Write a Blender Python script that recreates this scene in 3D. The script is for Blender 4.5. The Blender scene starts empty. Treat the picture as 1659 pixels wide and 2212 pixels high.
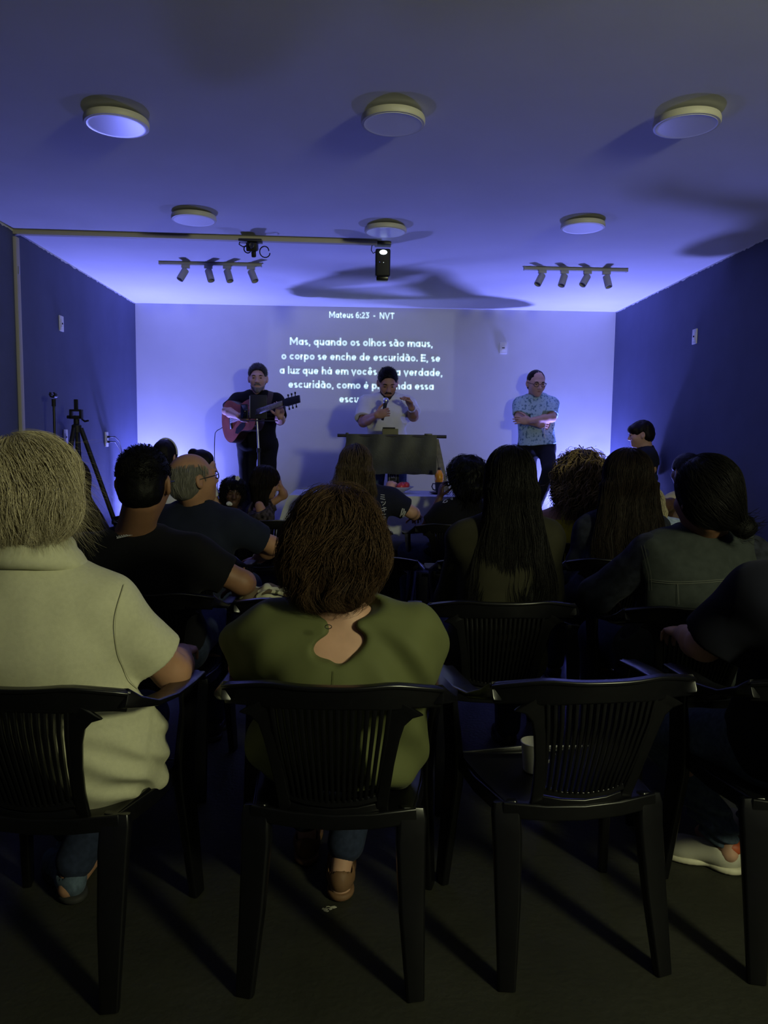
import bpy, bmesh, math, random
import numpy as np
from mathutils import Vector, Matrix
random.seed(7)
S = bpy.context.scene
COL = S.collection
PI = math.pi

# ------------------------------------------------------------------ camera
CF, CP, CY_, CR = 1640.5, 0.0959976, 0.0325926, 0.0129206      # focal length in pixels, pitch, yaw, roll
CAM = np.array([0.0, 0.0, 1.36])
_fwd = np.array([math.sin(CY_) * math.cos(CP), math.cos(CY_) * math.cos(CP), -math.sin(CP)])
_rt0 = np.array([math.cos(CY_), -math.sin(CY_), 0.0])
_up0 = np.cross(_rt0, _fwd)
_rt = _rt0 * math.cos(CR) + _up0 * math.sin(CR)
_up = _up0 * math.cos(CR) - _rt0 * math.sin(CR)
cam = bpy.data.cameras.new('camera')
cam.sensor_fit = 'VERTICAL'
cam.sensor_height = 36.0
cam.lens = CF / 2212.0 * 36.0
cam.clip_start = 0.05
camo = bpy.data.objects.new('camera', cam)
COL.objects.link(camo)
camo.matrix_world = Matrix(((_rt[0], _up[0], -_fwd[0], CAM[0]), (_rt[1], _up[1], -_fwd[1], CAM[1]),
                            (_rt[2], _up[2], -_fwd[2], CAM[2]), (0, 0, 0, 1)))
S.camera = camo


def at(px, py, Y=None, Z=None, X=None):
    """world point seen at a photograph pixel, at a given distance Y (or height Z, or side X)"""
    v = _fwd + _rt * ((px - 829.5) / CF) - _up * ((py - 1106.0) / CF)
    t = Y / v[1] if Y is not None else ((Z - CAM[2]) / v[2] if Z is not None else X / v[0])
    return CAM + t * v


# ------------------------------------------------------------------ light and exposure
S.view_settings.view_transform = 'Standard'
S.view_settings.look = 'None'
S.view_settings.exposure = 0.0
S.view_settings.gamma = 1.0
S.view_settings.use_curve_mapping = False
w = bpy.data.worlds.new('world')
S.world = w
w.use_nodes = True
w.node_tree.nodes['Background'].inputs[0].default_value = (0.5, 0.55, 1.0, 1)
w.node_tree.nodes['Background'].inputs[1].default_value = 0.004

XL, XR, YB, HC = -2.252, 2.586, 7.80, 2.674
STG, STY = 0.22, 6.40                      # low platform at the far end


def lamp(name, kind, loc, energy, color, target=None, **kw):
    d = bpy.data.lights.new(name, kind)
    d.energy = energy
    d.color = color
    for k, v in kw.items():
        setattr(d, k, v)
    o = bpy.data.objects.new(name, d)
    COL.objects.link(o)
    o.location = loc
    if target is not None:
        dr = Vector(target) - Vector(loc)
        o.rotation_euler = dr.to_track_quat('-Z', 'Y').to_euler()
    return o


BLUE = (0.205, 0.232, 1.0)
# the lit hallway behind the seats on the right-hand side
lamp('hall_light', 'AREA', (2.36, -0.75, 2.28), 54.0, (0.97, 1.0, 0.58), (0.7, 3.2, 2.1), shape='DISK', size=0.45, spread=2.6)
# ------------------------------------------------------------------ materials
def mat(name, color, rough=0.7, spec=0.3, metal=0.0, noise=None, bump=None, emit=None, aniso=0.0, attr=None, trans=0.0, sheen=0.0):
    """procedural material; noise=(scale, amount[, detail]) mottles the colour, bump=(scale, strength, distance)"""
    m = bpy.data.materials.new(name)
    m.use_nodes = True
    nt = m.node_tree
    b = nt.nodes['Principled BSDF']
    b.inputs['Base Color'].default_value = (*color, 1)
    b.inputs['Roughness'].default_value = rough
    b.inputs['Specular IOR Level'].default_value = spec
    b.inputs['Metallic'].default_value = metal
    b.inputs['Sheen Weight'].default_value = sheen
    if trans:
        b.inputs['Transmission Weight'].default_value = trans
    tc = nt.nodes.new('ShaderNodeTexCoord')
    if noise:
        n = nt.nodes.new('ShaderNodeTexNoise')
        n.inputs['Scale'].default_value = noise[0]
        n.inputs['Detail'].default_value = noise[2] if len(noise) > 2 else 4
        nt.links.new(tc.outputs['Object'], n.inputs['Vector'])
        r = nt.nodes.new('ShaderNodeValToRGB')
        a = noise[1]
        r.color_ramp.elements[0].position = 0.3
        r.color_ramp.elements[1].position = 0.7
        r.color_ramp.elements[0].color = (*[max(0, c * (1 - a)) for c in color], 1)
        r.color_ramp.elements[1].color = (*[min(1, c * (1 + a)) for c in color], 1)
        nt.links.new(n.outputs['Fac'], r.inputs['Fac'])
        nt.links.new(r.outputs['Color'], b.inputs['Base Color'])
    if attr:
        at_ = nt.nodes.new('ShaderNodeAttribute')
        at_.attribute_name = 'rnd'
        r = nt.nodes.new('ShaderNodeValToRGB')
        r.color_ramp.elements[0].color = (*color, 1)
        r.color_ramp.elements[1].color = (*attr, 1)
        nt.links.new(at_.outputs['Fac'], r.inputs['Fac'])
        nt.links.new(r.outputs['Color'], b.inputs['Base Color'])
    if bump:
        n2 = nt.nodes.new('ShaderNodeTexNoise')
        n2.inputs['Scale'].default_value = bump[0]
        n2.inputs['Detail'].default_value = 5
        nt.links.new(tc.outputs['Object'], n2.inputs['Vector'])
        bp = nt.nodes.new('ShaderNodeBump')
        bp.inputs['Strength'].default_value = bump[1]
        bp.inputs['Distance'].default_value = bump[2]
        nt.links.new(n2.outputs['Fac'], bp.inputs['Height'])
        nt.links.new(bp.outputs['Normal'], b.inputs['Normal'])
    if emit:
        b.inputs['Emission Color'].default_value = (*emit[:3], 1)
        b.inputs['Emission Strength'].default_value = emit[3]
    return m


M = {}
M['wall_white'] = mat('white wall paint', (0.60, 0.60, 0.62), 0.75, 0.2, noise=(3, 0.03), bump=(60, 0.06, 0.003))
M['ceiling'] = mat('white ceiling plaster', (0.64, 0.64, 0.65), 0.85, 0.15, noise=(2.2, 0.035), bump=(25, 0.10, 0.004))
M['wall_navy'] = mat('slate blue wall paint', (0.085, 0.095, 0.165), 0.75, 0.2, noise=(4, 0.06), bump=(60, 0.06, 0.003))
M['plastic_black'] = mat('black moulded plastic', (0.0035, 0.0035, 0.0045), 0.30, 0.5, noise=(40, 0.2), bump=(220, 0.05, 0.001))
M['black'] = mat('matte black', (0.012, 0.012, 0.014), 0.55, 0.3)
M['black_metal'] = mat('black painted metal', (0.015, 0.015, 0.017), 0.4, 0.5)
M['chrome'] = mat('brushed steel', (0.6, 0.6, 0.6), 0.35, 0.5, metal=1.0)
M['white_plastic'] = mat('white plastic', (0.68, 0.67, 0.62), 0.45, 0.4)
M['lamp_rim'] = mat('off white lamp rim', (0.50, 0.48, 0.42), 0.5, 0.4)
M['diffuser'] = mat('frosted lamp diffuser', (0.27, 0.28, 0.33), 0.65, 0.2)
M['diffuser_ring'] = mat('clear diffuser rim', (0.85, 0.85, 0.9), 0.25, 0.5)
M['trunking'] = mat('beige cable trunking', (0.42, 0.39, 0.32), 0.6, 0.3)
M['track'] = mat('grey painted track', (0.33, 0.33, 0.33), 0.5, 0.4)
M['hole'] = mat('dark socket hole', (0.01, 0.01, 0.01), 0.8, 0.1)
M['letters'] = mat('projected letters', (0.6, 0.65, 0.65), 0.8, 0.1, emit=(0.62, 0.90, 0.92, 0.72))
M['led_white'] = mat('projector lens glow', (0.8, 0.9, 0.9), 0.4, emit=(0.75, 0.97, 1.0, 3.0))
M['led_blue'] = mat('blue pilot light', (0.1, 0.1, 0.9), 0.4, emit=(0.12, 0.15, 1.0, 3.0))
M['led_purple'] = mat('stage light lens', (0.2, 0.2, 0.9), 0.4, emit=(0.35, 0.32, 1.0, 6.0))

# concrete floor: dark, mottled, with pale chips
m = bpy.data.materials.new('worn dark concrete')
m.use_nodes = True
nt = m.node_tree
b = nt.nodes['Principled BSDF']
b.inputs['Roughness'].default_value = 0.62
b.inputs['Specular IOR Level'].default_value = 0.3
tc = nt.nodes.new('ShaderNodeTexCoord')
n1 = nt.nodes.new('ShaderNodeTexNoise'); n1.inputs['Scale'].default_value = 1.6; n1.inputs['Detail'].default_value = 9; n1.inputs['Roughness'].default_value = 0.7
r1 = nt.nodes.new('ShaderNodeValToRGB')
r1.color_ramp.elements[0].position = 0.3; r1.color_ramp.elements[0].color = (0.017, 0.0175, 0.0125, 1)
r1.color_ramp.elements[1].position = 0.72; r1.color_ramp.elements[1].color = (0.036, 0.036, 0.027, 1)
n2 = nt.nodes.new('ShaderNodeTexNoise'); n2.inputs['Scale'].default_value = 14; n2.inputs['Detail'].default_value = 6
r2 = nt.nodes.new('ShaderNodeValToRGB')
r2.color_ramp.elements[0].position = 0.735; r2.color_ramp.elements[0].color = (0, 0, 0, 1)
r2.color_ramp.elements[1].position = 0.76; r2.color_ramp.elements[1].color = (1, 1, 1, 1)
mx = nt.nodes.new('ShaderNodeMixRGB'); mx.inputs[2].default_value = (0.10, 0.098, 0.08, 1)
bp = nt.nodes.new('ShaderNodeBump'); bp.inputs['Strength'].default_value = 0.45; bp.inputs['Distance'].default_value = 0.006
n3 = nt.nodes.new('ShaderNodeTexNoise'); n3.inputs['Scale'].default_value = 55; n3.inputs['Detail'].default_value = 7
for n in (n1, n2, n3):
    nt.links.new(tc.outputs['Object'], n.inputs['Vector'])
nt.links.new(n1.outputs['Fac'], r1.inputs['Fac']); nt.links.new(n2.outputs['Fac'], r2.inputs['Fac'])
nt.links.new(r2.outputs['Color'], mx.inputs[0]); nt.links.new(r1.outputs['Color'], mx.inputs[1])
nt.links.new(mx.outputs['Color'], b.inputs['Base Color'])
nt.links.new(n3.outputs['Fac'], bp.inputs['Height']); nt.links.new(bp.outputs['Normal'], b.inputs['Normal'])
M['floor'] = m


# ------------------------------------------------------------------ object helpers
def tag(o, label=None, cat=None, group=None, kind=None):
    for k, v in (('label', label), ('category', cat), ('group', group), ('kind', kind)):
        if v:
            o[k] = v
    return o


def empty(name, loc, label, cat, group=None, rz=0.0):
    o = bpy.data.objects.new(name, None)
    o.empty_display_size = 0.1
    COL.objects.link(o)
    o.location = tuple(float(v) for v in loc)
    o.rotation_euler = (0, 0, rz)
    return tag(o, label, cat, group)


def link(name, me, material, parent=None, smooth=True, loc=None):
    for mm in (material if isinstance(material, (list, tuple)) else [material]):
        me.materials.append(mm)
    o = bpy.data.objects.new(name, me)
    COL.objects.link(o)
    if parent is not None:
        o.parent = parent
    if loc is not None:
        o.location = tuple(float(v) for v in loc)
    if smooth and len(me.polygons):
        me.polygons.foreach_set('use_smooth', [True] * len(me.polygons))
    return o


def npmesh(name, V, F):
    """mesh from numpy vertices and a list / array of polygons of equal size"""
    me = bpy.data.meshes.new(name)
    V = np.asarray(V, dtype=np.float32)
    F = np.asarray(F, dtype=np.int32)
    k = F.shape[1]
    me.vertices.add(len(V)); me.vertices.foreach_set('co', V.ravel())
    me.loops.add(F.size); me.loops.foreach_set('vertex_index', F.ravel())
    me.polygons.add(len(F))
    me.polygons.foreach_set('loop_start', np.arange(0, F.size, k, dtype=np.int32))
    me.update(calc_edges=True)
    return me


class MB:
    """collects boxes, tubes, lathes and strips into ONE mesh"""
    def __init__(self, base=(0, 0, 0)):
        self.V, self.F, self.b = [], [], np.array(base, float)

    def add(self, V, F):
        n = len(self.V)
        self.V += [tuple(np.asarray(v, float) - self.b) for v in V]
        self.F += [tuple(i + n for i in f) for f in F]
        return self

    def box(self, c, s, R=None):
        c = np.array(c, float); h = np.array(s, float) / 2
        R = np.eye(3) if R is None else np.array(R)
        V = [c + R @ (h * np.array([x, y, z])) for x in (-1, 1) for y in (-1, 1) for z in (-1, 1)]
        return self.add(V, [(0, 1, 3, 2), (4, 6, 7, 5), (0, 4, 5, 1), (2, 3, 7, 6), (0, 2, 6, 4), (1, 5, 7, 3)])

    def tube(self, pts, r, n=10, caps=True, up=None):
        pts = [np.array(p, float) for p in pts]
        rs = r if isinstance(r, (list, tuple, np.ndarray)) else [r] * len(pts)
        V, F, ref = [], [], None
        for i, p in enumerate(pts):
            t = pts[min(i + 1, len(pts) - 1)] - pts[max(i - 1, 0)]
            t = t / (np.linalg.norm(t) + 1e-12)
            if ref is None:
                a = np.array([0, 0, 1.0]) if abs(t[2]) < 0.9 else np.array([1.0, 0, 0])
                ref = np.cross(t, a)
            ref = ref - t * np.dot(ref, t); ref /= np.linalg.norm(ref) + 1e-12
            bi = np.cross(t, ref)
            for k in range(n):
                an = 2 * PI * k / n
                V.append(p + rs[i] * (ref * math.cos(an) + bi * math.sin(an)))
        for i in range(len(pts) - 1):
            for k in range(n):
                k2 = (k + 1) % n
                F.append((i * n + k, i * n + k2, (i + 1) * n + k2, (i + 1) * n + k))
        if caps:
            F.append(tuple(range(n - 1, -1, -1)))
            F.append(tuple((len(pts) - 1) * n + k for k in range(n)))
        return self.add(V, F)

    def strip(self, secs):
        """loft through closed cross-sections (lists of the same number of points)"""
        n = len(secs[0]); V = [p for s in secs for p in s]; F = []
        for i in range(len(secs) - 1):
            for k in range(n):
                k2 = (k + 1) % n
                F.append((i * n + k, (i + 1) * n + k, (i + 1) * n + k2, i * n + k2))
        F.append(tuple(range(n))); F.append(tuple((len(secs) - 1) * n + k for k in range(n - 1, -1, -1)))
        return self.add(V, F)

    def lathe(self, prof, c, n=32, R=None):
        c = np.array(c, float); R = np.eye(3) if R is None else np.array(R)
        V, F = [], []
        for (r, z) in prof:
            for k in range(n):
                a = 2 * PI * k / n
                V.append(c + R @ np.array([r * math.cos(a), r * math.sin(a), z]))
        for i in range(len(prof) - 1):
            for k in range(n):
                k2 = (k + 1) % n
                F.append((i * n + k, i * n + k2, (i + 1) * n + k2, (i + 1) * n + k))
        if prof[0][0] > 1e-4: F.append(tuple(range(n - 1, -1, -1)))
        if prof[-1][0] > 1e-4: F.append(tuple((len(prof) - 1) * n + k for k in range(n)))
        return self.add(V, F)

    def build(self, name, material, parent=None, bevel=0.0, seg=2, smooth=True, subd=0):
        me = bpy.data.meshes.new(name)
        me.from_pydata([tuple(v) for v in self.V], [], self.F)
        bm = bmesh.new(); bm.from_mesh(me)
        bmesh.ops.remove_doubles(bm, verts=bm.verts, dist=1e-6)
        bmesh.ops.recalc_face_normals(bm, faces=bm.faces)
        if bevel:
            ed = [e for e in bm.edges if len(e.link_faces) == 2 and e.calc_face_angle(0) > 0.5]
            bmesh.ops.bevel(bm, geom=ed, offset=bevel, segments=seg, affect='EDGES', profile=0.6, clamp_overlap=True)
        if smooth:
            for e in bm.edges:
                if len(e.link_faces) == 2 and e.calc_face_angle(0) > 0.7:
                    e.smooth = False
        bm.to_mesh(me); bm.free()
        o = link(name, me, material, parent, smooth)
        if subd:
            md = o.modifiers.new('subdivision', 'SUBSURF'); md.levels = subd; md.render_levels = subd
        return o


def rotz(a):
    c, s = math.cos(a), math.sin(a)
    return np.array([[c, -s, 0], [s, c, 0], [0, 0, 1.0]])


def rotx(a):
    c, s = math.cos(a), math.sin(a)
    return np.array([[1.0, 0, 0], [0, c, -s], [0, s, c]])


def roty(a):
    c, s = math.cos(a), math.sin(a)
    return np.array([[c, 0, s], [0, 1.0, 0], [-s, 0, c]])


def zto(d):
    """rotation taking +Z to direction d"""
    q = Vector((0, 0, 1)).rotation_difference(Vector([float(x) for x in d]).normalized())
    return np.array(q.to_matrix())


# ------------------------------------------------------------------ the room
def structure(name, mb, m, **k):
    o = mb.build(name, m, None, smooth=False, **k)
    o['kind'] = 'structure'
    return o


YR = -2.2                                   # the wall behind the camera
structure('floor', MB().box((0.16, (YB + YR) / 2, -0.05), (XR - XL + 0.3, YB - YR + 0.3, 0.1)), M['floor'])
structure('ceiling', MB().box((0.16, (YB + YR) / 2, HC + 0.05), (XR - XL + 0.3, YB - YR + 0.3, 0.1)), M['ceiling'])
structure('wall_back', MB().box((0.16, YB + 0.06, HC / 2), (XR - XL + 0.3, 0.12, HC)), M['wall_white'])
structure('wall_left', MB().box((XL - 0.06, (YB + YR) / 2, HC / 2), (0.12, YB - YR, HC)), M['wall_navy'])
structure('wall_right', MB().box((XR + 0.06, (YB + YR) / 2, HC / 2), (0.12, YB - YR, HC)), M['wall_navy'])
structure('wall_front', MB().box((0.16, YR - 0.06, HC / 2), (XR - XL + 0.3, 0.12, HC)), M['wall_white'])
st = MB().box((0.167, (STY + YB) / 2, STG / 2), (XR - XL - 0.01, YB - STY, STG)).build('platform', M['floor'], smooth=False, bevel=0.008)
st['kind'] = 'structure'
# ragged paint line where the dark side walls meet the white ceiling
for nm, x, sg in (('trim_left', XL, 1), ('trim_right', XR, -1)):
    mb = MB(); rr = random.Random(3); y = 3.6; V = []
    while y < YB - 0.01:
        V.append((y, 0.008 + 0.010 * rr.random() * (0.4 + rr.random()))); y += 0.025
    for i in range(len(V) - 1):
        (y0, a), (y1, c) = V[i], V[i + 1]
        mb.add([(x + sg * 0.0015, y0, HC), (x + sg * 0.0015, y1, HC), (x + sg * 0.0015, y1, HC - c), (x + sg * 0.0015, y0, HC - a)], [(0, 1, 2, 3)])
    o = mb.build(nm, M['ceiling'], smooth=False); o['kind'] = 'structure'


# ------------------------------------------------------------------ ceiling lights
def ceiling_light(p, label):
    p = (p[0], p[1], HC)
    t = empty('ceiling_light', p, label, 'ceiling light', 'round ceiling lights')
    k = MB().lathe([(0.090, 0), (0.090, -0.012)], (0, 0, 0), 40)
    k.build('mounting_plate', M['black'], t)
    MB().lathe([(0.118, -0.010), (0.128, -0.012), (0.131, -0.02), (0.131, -0.034), (0.128, -0.039), (0.118, -0.040), (0.118, -0.010)], (0, 0, 0), 56).build('rim', M['lamp_rim'], t)
    MB().lathe([(0.106, -0.0395), (0.1185, -0.0410), (0.1185, -0.036), (0.106, -0.036), (0.106, -0.0395)], (0, 0, 0), 56).build('clear_ring', M['diffuser_ring'], t)
    MB().lathe([(0.110, -0.032), (0.110, -0.0382), (0.0, -0.0388)], (0, 0, 0), 56).build('diffuser', M['diffuser'], t)
    return t


LI = [((252, 268), 'round flat ceiling light nearest the upper left corner of the picture'),
      ((849, 264), 'round flat ceiling light, middle one of the nearer row'),
      ((1483, 268), 'round flat ceiling light nearest the right edge, in the nearer row'),
      ((419, 473), 'round flat ceiling light just in front of the left end of the ceiling trunking'),
      ((833, 499), 'round flat ceiling light right beside the hanging projector'),
      ((1259, 490), 'round flat ceiling light in front of the right track of spotlights')]
for (px, py), lb in LI:
    ceiling_light(at(px, py, Z=HC - 0.03), lb)


# ------------------------------------------------------------------ track lights
def track_light(pa, pb, spots, label):
    a = at(*pa, Z=HC - 0.03); c = at(*pb, Z=HC - 0.03)
    ym = (a[1] + c[1]) / 2
    t = empty('track_light', ((a[0] + c[0]) / 2, ym, HC), label, 'track light', 'spotlight tracks')
    L = c[0] - a[0]
    MB().box((0, 0, -0.012), (L, 0.034, 0.022)).build('track', M['track'], t, bevel=0.003)
    MB().box((-L / 2 + 0.004, 0, -0.012), (0.012, 0.037, 0.025)).box((L / 2 - 0.004, 0, -0.012), (0.012, 0.037, 0.025)).build('end_cap', M['track'], t, bevel=0.002)
    for px, tilt in spots:
        x = at(px, (pa[1] + pb[1]) / 2, Z=HC - 0.03)[0] - (a[0] + c[0]) / 2
        hd = MB().box((x, 0, -0.034), (0.06, 0.03, 0.024)).build('adapter', M['track'], t, bevel=0.003)
        MB().tube([(x, 0, -0.045), (x, 0, -0.065)], 0.007).build('swivel', M['track'], hd)
        R = roty(tilt) @ rotx(-0.35)
        cyl = MB().lathe([(0.0, 0.0), (0.026, 0.0), (0.0275, -0.003), (0.0275, -0.092), (0.024, -0.092), (0.022, -0.075), (0.0, -0.075)], (x, 0, -0.058), 24, R)
        sp = cyl.build('spot_can', M['track'], t)
        MB().lathe([(0.0, -0.074), (0.0215, -0.0735)], (x, 0, -0.058), 20, R).build('spot_lens', M['diffuser'], sp)
    return t


track_light((342, 572), (566, 580), [(402, 0.45), (450, -0.32), (490, -0.32), (541, -0.42)], 'ceiling track with four spotlights on the left side')
track_light((1131, 586), (1356, 589), [(1170, 0.5), (1219, 0.35), (1270, 0.55), (1312, -0.15)], 'ceiling track with four spotlights on the right side')


# ------------------------------------------------------------------ trunking, sockets, camera, projector
pj = at(828, 530, Z=HC - 0.04)
y0, y1 = 5.12, 5.19
mb = MB()
xe = at(815, 519, Z=HC)[0]
mb.add([(XL, y0, HC), (XL, y0 + 0.045, HC), (XL, y0 + 0.045, HC - 0.028), (XL, y0, HC - 0.028),
        (xe, y1, HC), (xe, y1 + 0.045, HC), (xe, y1 + 0.045, HC - 0.028), (xe, y1, HC - 0.028)],
       [(0, 1, 2, 3), (7, 6, 5, 4), (0, 4, 5, 1), (3, 2, 6, 7), (1, 5, 6, 2), (0, 3, 7, 4)])
tag(mb.build('cable_trunking', M['trunking'], bevel=0.002), 'long pale cable trunking running across the ceiling to the projector', 'cable trunking')
t = empty('cable_trunking', (XL, 5.12, 0), 'upright pale cable trunking on the dark left wall', 'cable trunking')
MB().box((0.011, 0.02, 1.315), (0.022, 0.05, 2.63)).build('channel', M['trunking'], t, bevel=0.003)
MB().box((0.024, 0.02, 2.42), (0.004, 0.02, 0.05)).build('sticker', M['track'], t)


def socket_plate(p, wall, label, wd=0.075, ht=0.115, holes=1, vert=False):
    t = empty('wall_socket', p, label, 'wall socket', 'white wall sockets')
    if wall == 'L': ax, n = (0, 1), 1
    elif wall == 'R': ax, n = (0, 1), -1
    s = (0.010, wd, ht) if wall in 'LR' else (wd, 0.010, ht)
    off = {'L': (0.005, 0, 0), 'R': (-0.005, 0, 0), 'B': (0, -0.005, 0)}[wall]
    MB().box(off, s).build('plate', M['white_plastic'], t, bevel=0.004)
    s2 = (0.006, wd * 0.58, ht * 0.52) if wall in 'LR' else (wd * 0.58, 0.006, ht * 0.52)
    f = MB().box(tuple(2.1 * o for o in off), s2).build('insert', M['white_plastic'], t, bevel=0.002)
    s3 = (0.002, 0.020, 0.012) if wall in 'LR' else (0.028, 0.002, 0.009)
    for k in range(holes):
        dz = 0 if holes == 1 else (k - (holes - 1) / 2) * 0.035
        MB().box(tuple(2.75 * o + (dz if i == 2 else 0) for i, o in enumerate(off)), s3).build('slot', M['hole'], f)
    return t


socket_plate(at(131, 699, X=XL), 'L', 'white switch plate high on the left wall, right of the trunking')
socket_plate(at(140, 944, X=XL), 'L', 'white socket low on the left wall between microphone stand and tripod')
sk = socket_plate(at(229, 949, X=XL), 'L', 'white double socket on the left wall with two black plugs in it', holes=2, ht=0.13)
socket_plate(at(1502, 727, X=XR), 'R', 'white switch plate high on the dark right wall')
socket_plate(at(1087, 752, Y=YB), 'B', 'white socket on the pale back wall between text and standing man')
p0 = at(229, 949, X=XL)
for j, (dz, lab) in enumerate(((0.022, 'black power cable from the upper plug of the left wall socket'), (-0.022, 'black power cable from the lower plug of the left wall socket'))):
    c = empty('power_cable', p0 + np.array([0.012, 0, dz]), lab, 'cable')
    MB().box((0.012, 0, 0), (0.024, 0.022, 0.018)).build('plug', M['black'], c, bevel=0.004)
    dy = 0.30 - 0.04 * j
    MB().tube([(0.02, 0, 0), (0.05, 0.05, 0.002), (0.06, 0.14, -0.04 - 0.02 * j), (0.05, 0.24, -0.13), (0.04, dy, -0.26), (0.04, dy + 0.03, -0.5), (0.04, dy + 0.05, -(p0[2] + dz) + STG + 0.012)], 0.005, 8).build('cord', M['black'], c)

# small dark camera hanging from the trunking
cp = at(538, 512, Z=HC - 0.03)
t = empty('ceiling_camera', (cp[0], 5.14, HC - 0.03), 'small black camera with looped cables hanging from the ceiling trunking', 'camera')
MB().box((0, 0, -0.008), (0.15, 0.07, 0.018)).build('bracket', M['black_metal'], t, bevel=0.003)
bd = MB().box((0.012, -0.01, -0.045), (0.07, 0.09, 0.055), rotx(0.3)).box((0.02, 0, -0.085), (0.028, 0.04, 0.05), rotx(0.3)).build('body', M['black'], t, bevel=0.008)
MB().lathe([(0.018, 0), (0.018, 0.02), (0.014, 0.022), (0, 0.018)], (0.015, -0.05, -0.05), 20, rotx(PI / 2)).build('lens', M['black_metal'], bd)
for cx, cz, r in ((0.085, -0.065, 0.032), (-0.03, -0.05, 0.02)):
    mb = MB(); mb.tube([(cx + r * math.cos(a), 0.01 + 0.004 * k, cz + r * math.sin(a)) for k, a in enumerate(np.linspace(0, 2 * PI, 17))], 0.004, 6)
    mb.build('cable_loop', M['black'], t)
mb = MB(); mb.tube([(-0.07, 0, -0.01), (-0.075, 0, -0.03), (-0.05, 0, -0.045), (-0.02, 0, -0.04)], 0.004, 6)
mb.build('cable_loop', M['black'], t)

# projector: upright black box under the ceiling
t = empty('projector', (pj[0], 5.27, HC), 'small black projector hanging upright under the ceiling, glowing at its lens', 'projector')
MB().box((0, 0, -0.008), (0.11, 0.10, 0.016)).build('mount_plate', M['black_metal'], t, bevel=0.004)
RX = rotx(0.10)
body = MB().box((0, 0, -0.135), (0.100, 0.12, 0.18), RX)
bo = body.build('body', M['black'], t, bevel=0.014, seg=3)
MB().box((-0.002, 0.01, -0.225), (0.085, 0.085, 0.045), RX).build('lower_cover', M['plastic_black'], t, bevel=0.012)
MB().lathe([(0.0, 0.006), (0.022, 0.004), (0.026, 0.0), (0.026, -0.004)], (0.002, -0.066, -0.075), 24, np.array([[1, 0, 0], [0, 0, -1], [0, 0.62, 0]]) if False else rotx(PI / 2) @ np.diag([1, 0.6, 1])).build('lens', M['led_white'], bo)
MB().lathe([(0.0, 0.003), (0.004, 0.0)], (-0.022, -0.058, -0.138), 10, rotx(PI / 2)).build('pilot_light', M['led_blue'], bo)
MB().lathe([(0.0, 0.003), (0.004, 0.0)], (0.004, -0.058, -0.140), 10, rotx(PI / 2)).build('pilot_light', M['led_white'], bo)
MB().tube([(-0.05, -0.03, -0.01), (-0.075, -0.04, -0.03), (-0.078, -0.045, -0.06), (-0.066, -0.05, -0.08), (-0.048, -0.05, -0.07)], 0.003, 6).build('cable', M['black'], t)
# ------------------------------------------------------------------ projected verse on the far wall
SW = 0.31                                  # stroke weight against an x-height of 1


def arc(cx, cy, rx, ry, a0, a1, n=14):
    return [(cx + rx * math.cos(math.radians(a0 + (a1 - a0) * i / n)), cy + ry * math.sin(math.radians(a0 + (a1 - a0) * i / n))) for i in range(n + 1)]


H = SW / 2
R = 0.5 - H                                 # centre-line radius of the round letters
O_ = arc(0.5, 0.5, R, R, 0, 360, 24)
DOT = lambda x, y: [(x, y - H * 1.05), (x, y + H * 1.05)]
STEM = lambda x, y0, y1: [(x, y0), (x, y1)]
ARCH = lambda x, wd: [(x, 0.35)] + arc(x + wd / 2, 0.56, wd / 2, 0.44 - H, 180, 0) + [(x + wd, 0)]
TIL = [(0.25, 1.20), (0.36, 1.27), (0.5, 1.22), (0.62, 1.18), (0.75, 1.25)]
E_ = [(0.14, 0.5), (0.86, 0.5)], [(0.88, 0.5)] + arc(0.5, 0.5, R, R, 0, 318, 20)
ACU = [(0.46, 1.14), (0.62, 1.34)]
S_ = arc(0.36, 0.72, 0.235, 0.28 - H, 40, 250, 10) + arc(0.36, 0.28, 0.245, 0.28 - H, 80, -140, 10)
A1 = (O_, STEM(1 - H, 0, 1))
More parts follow.
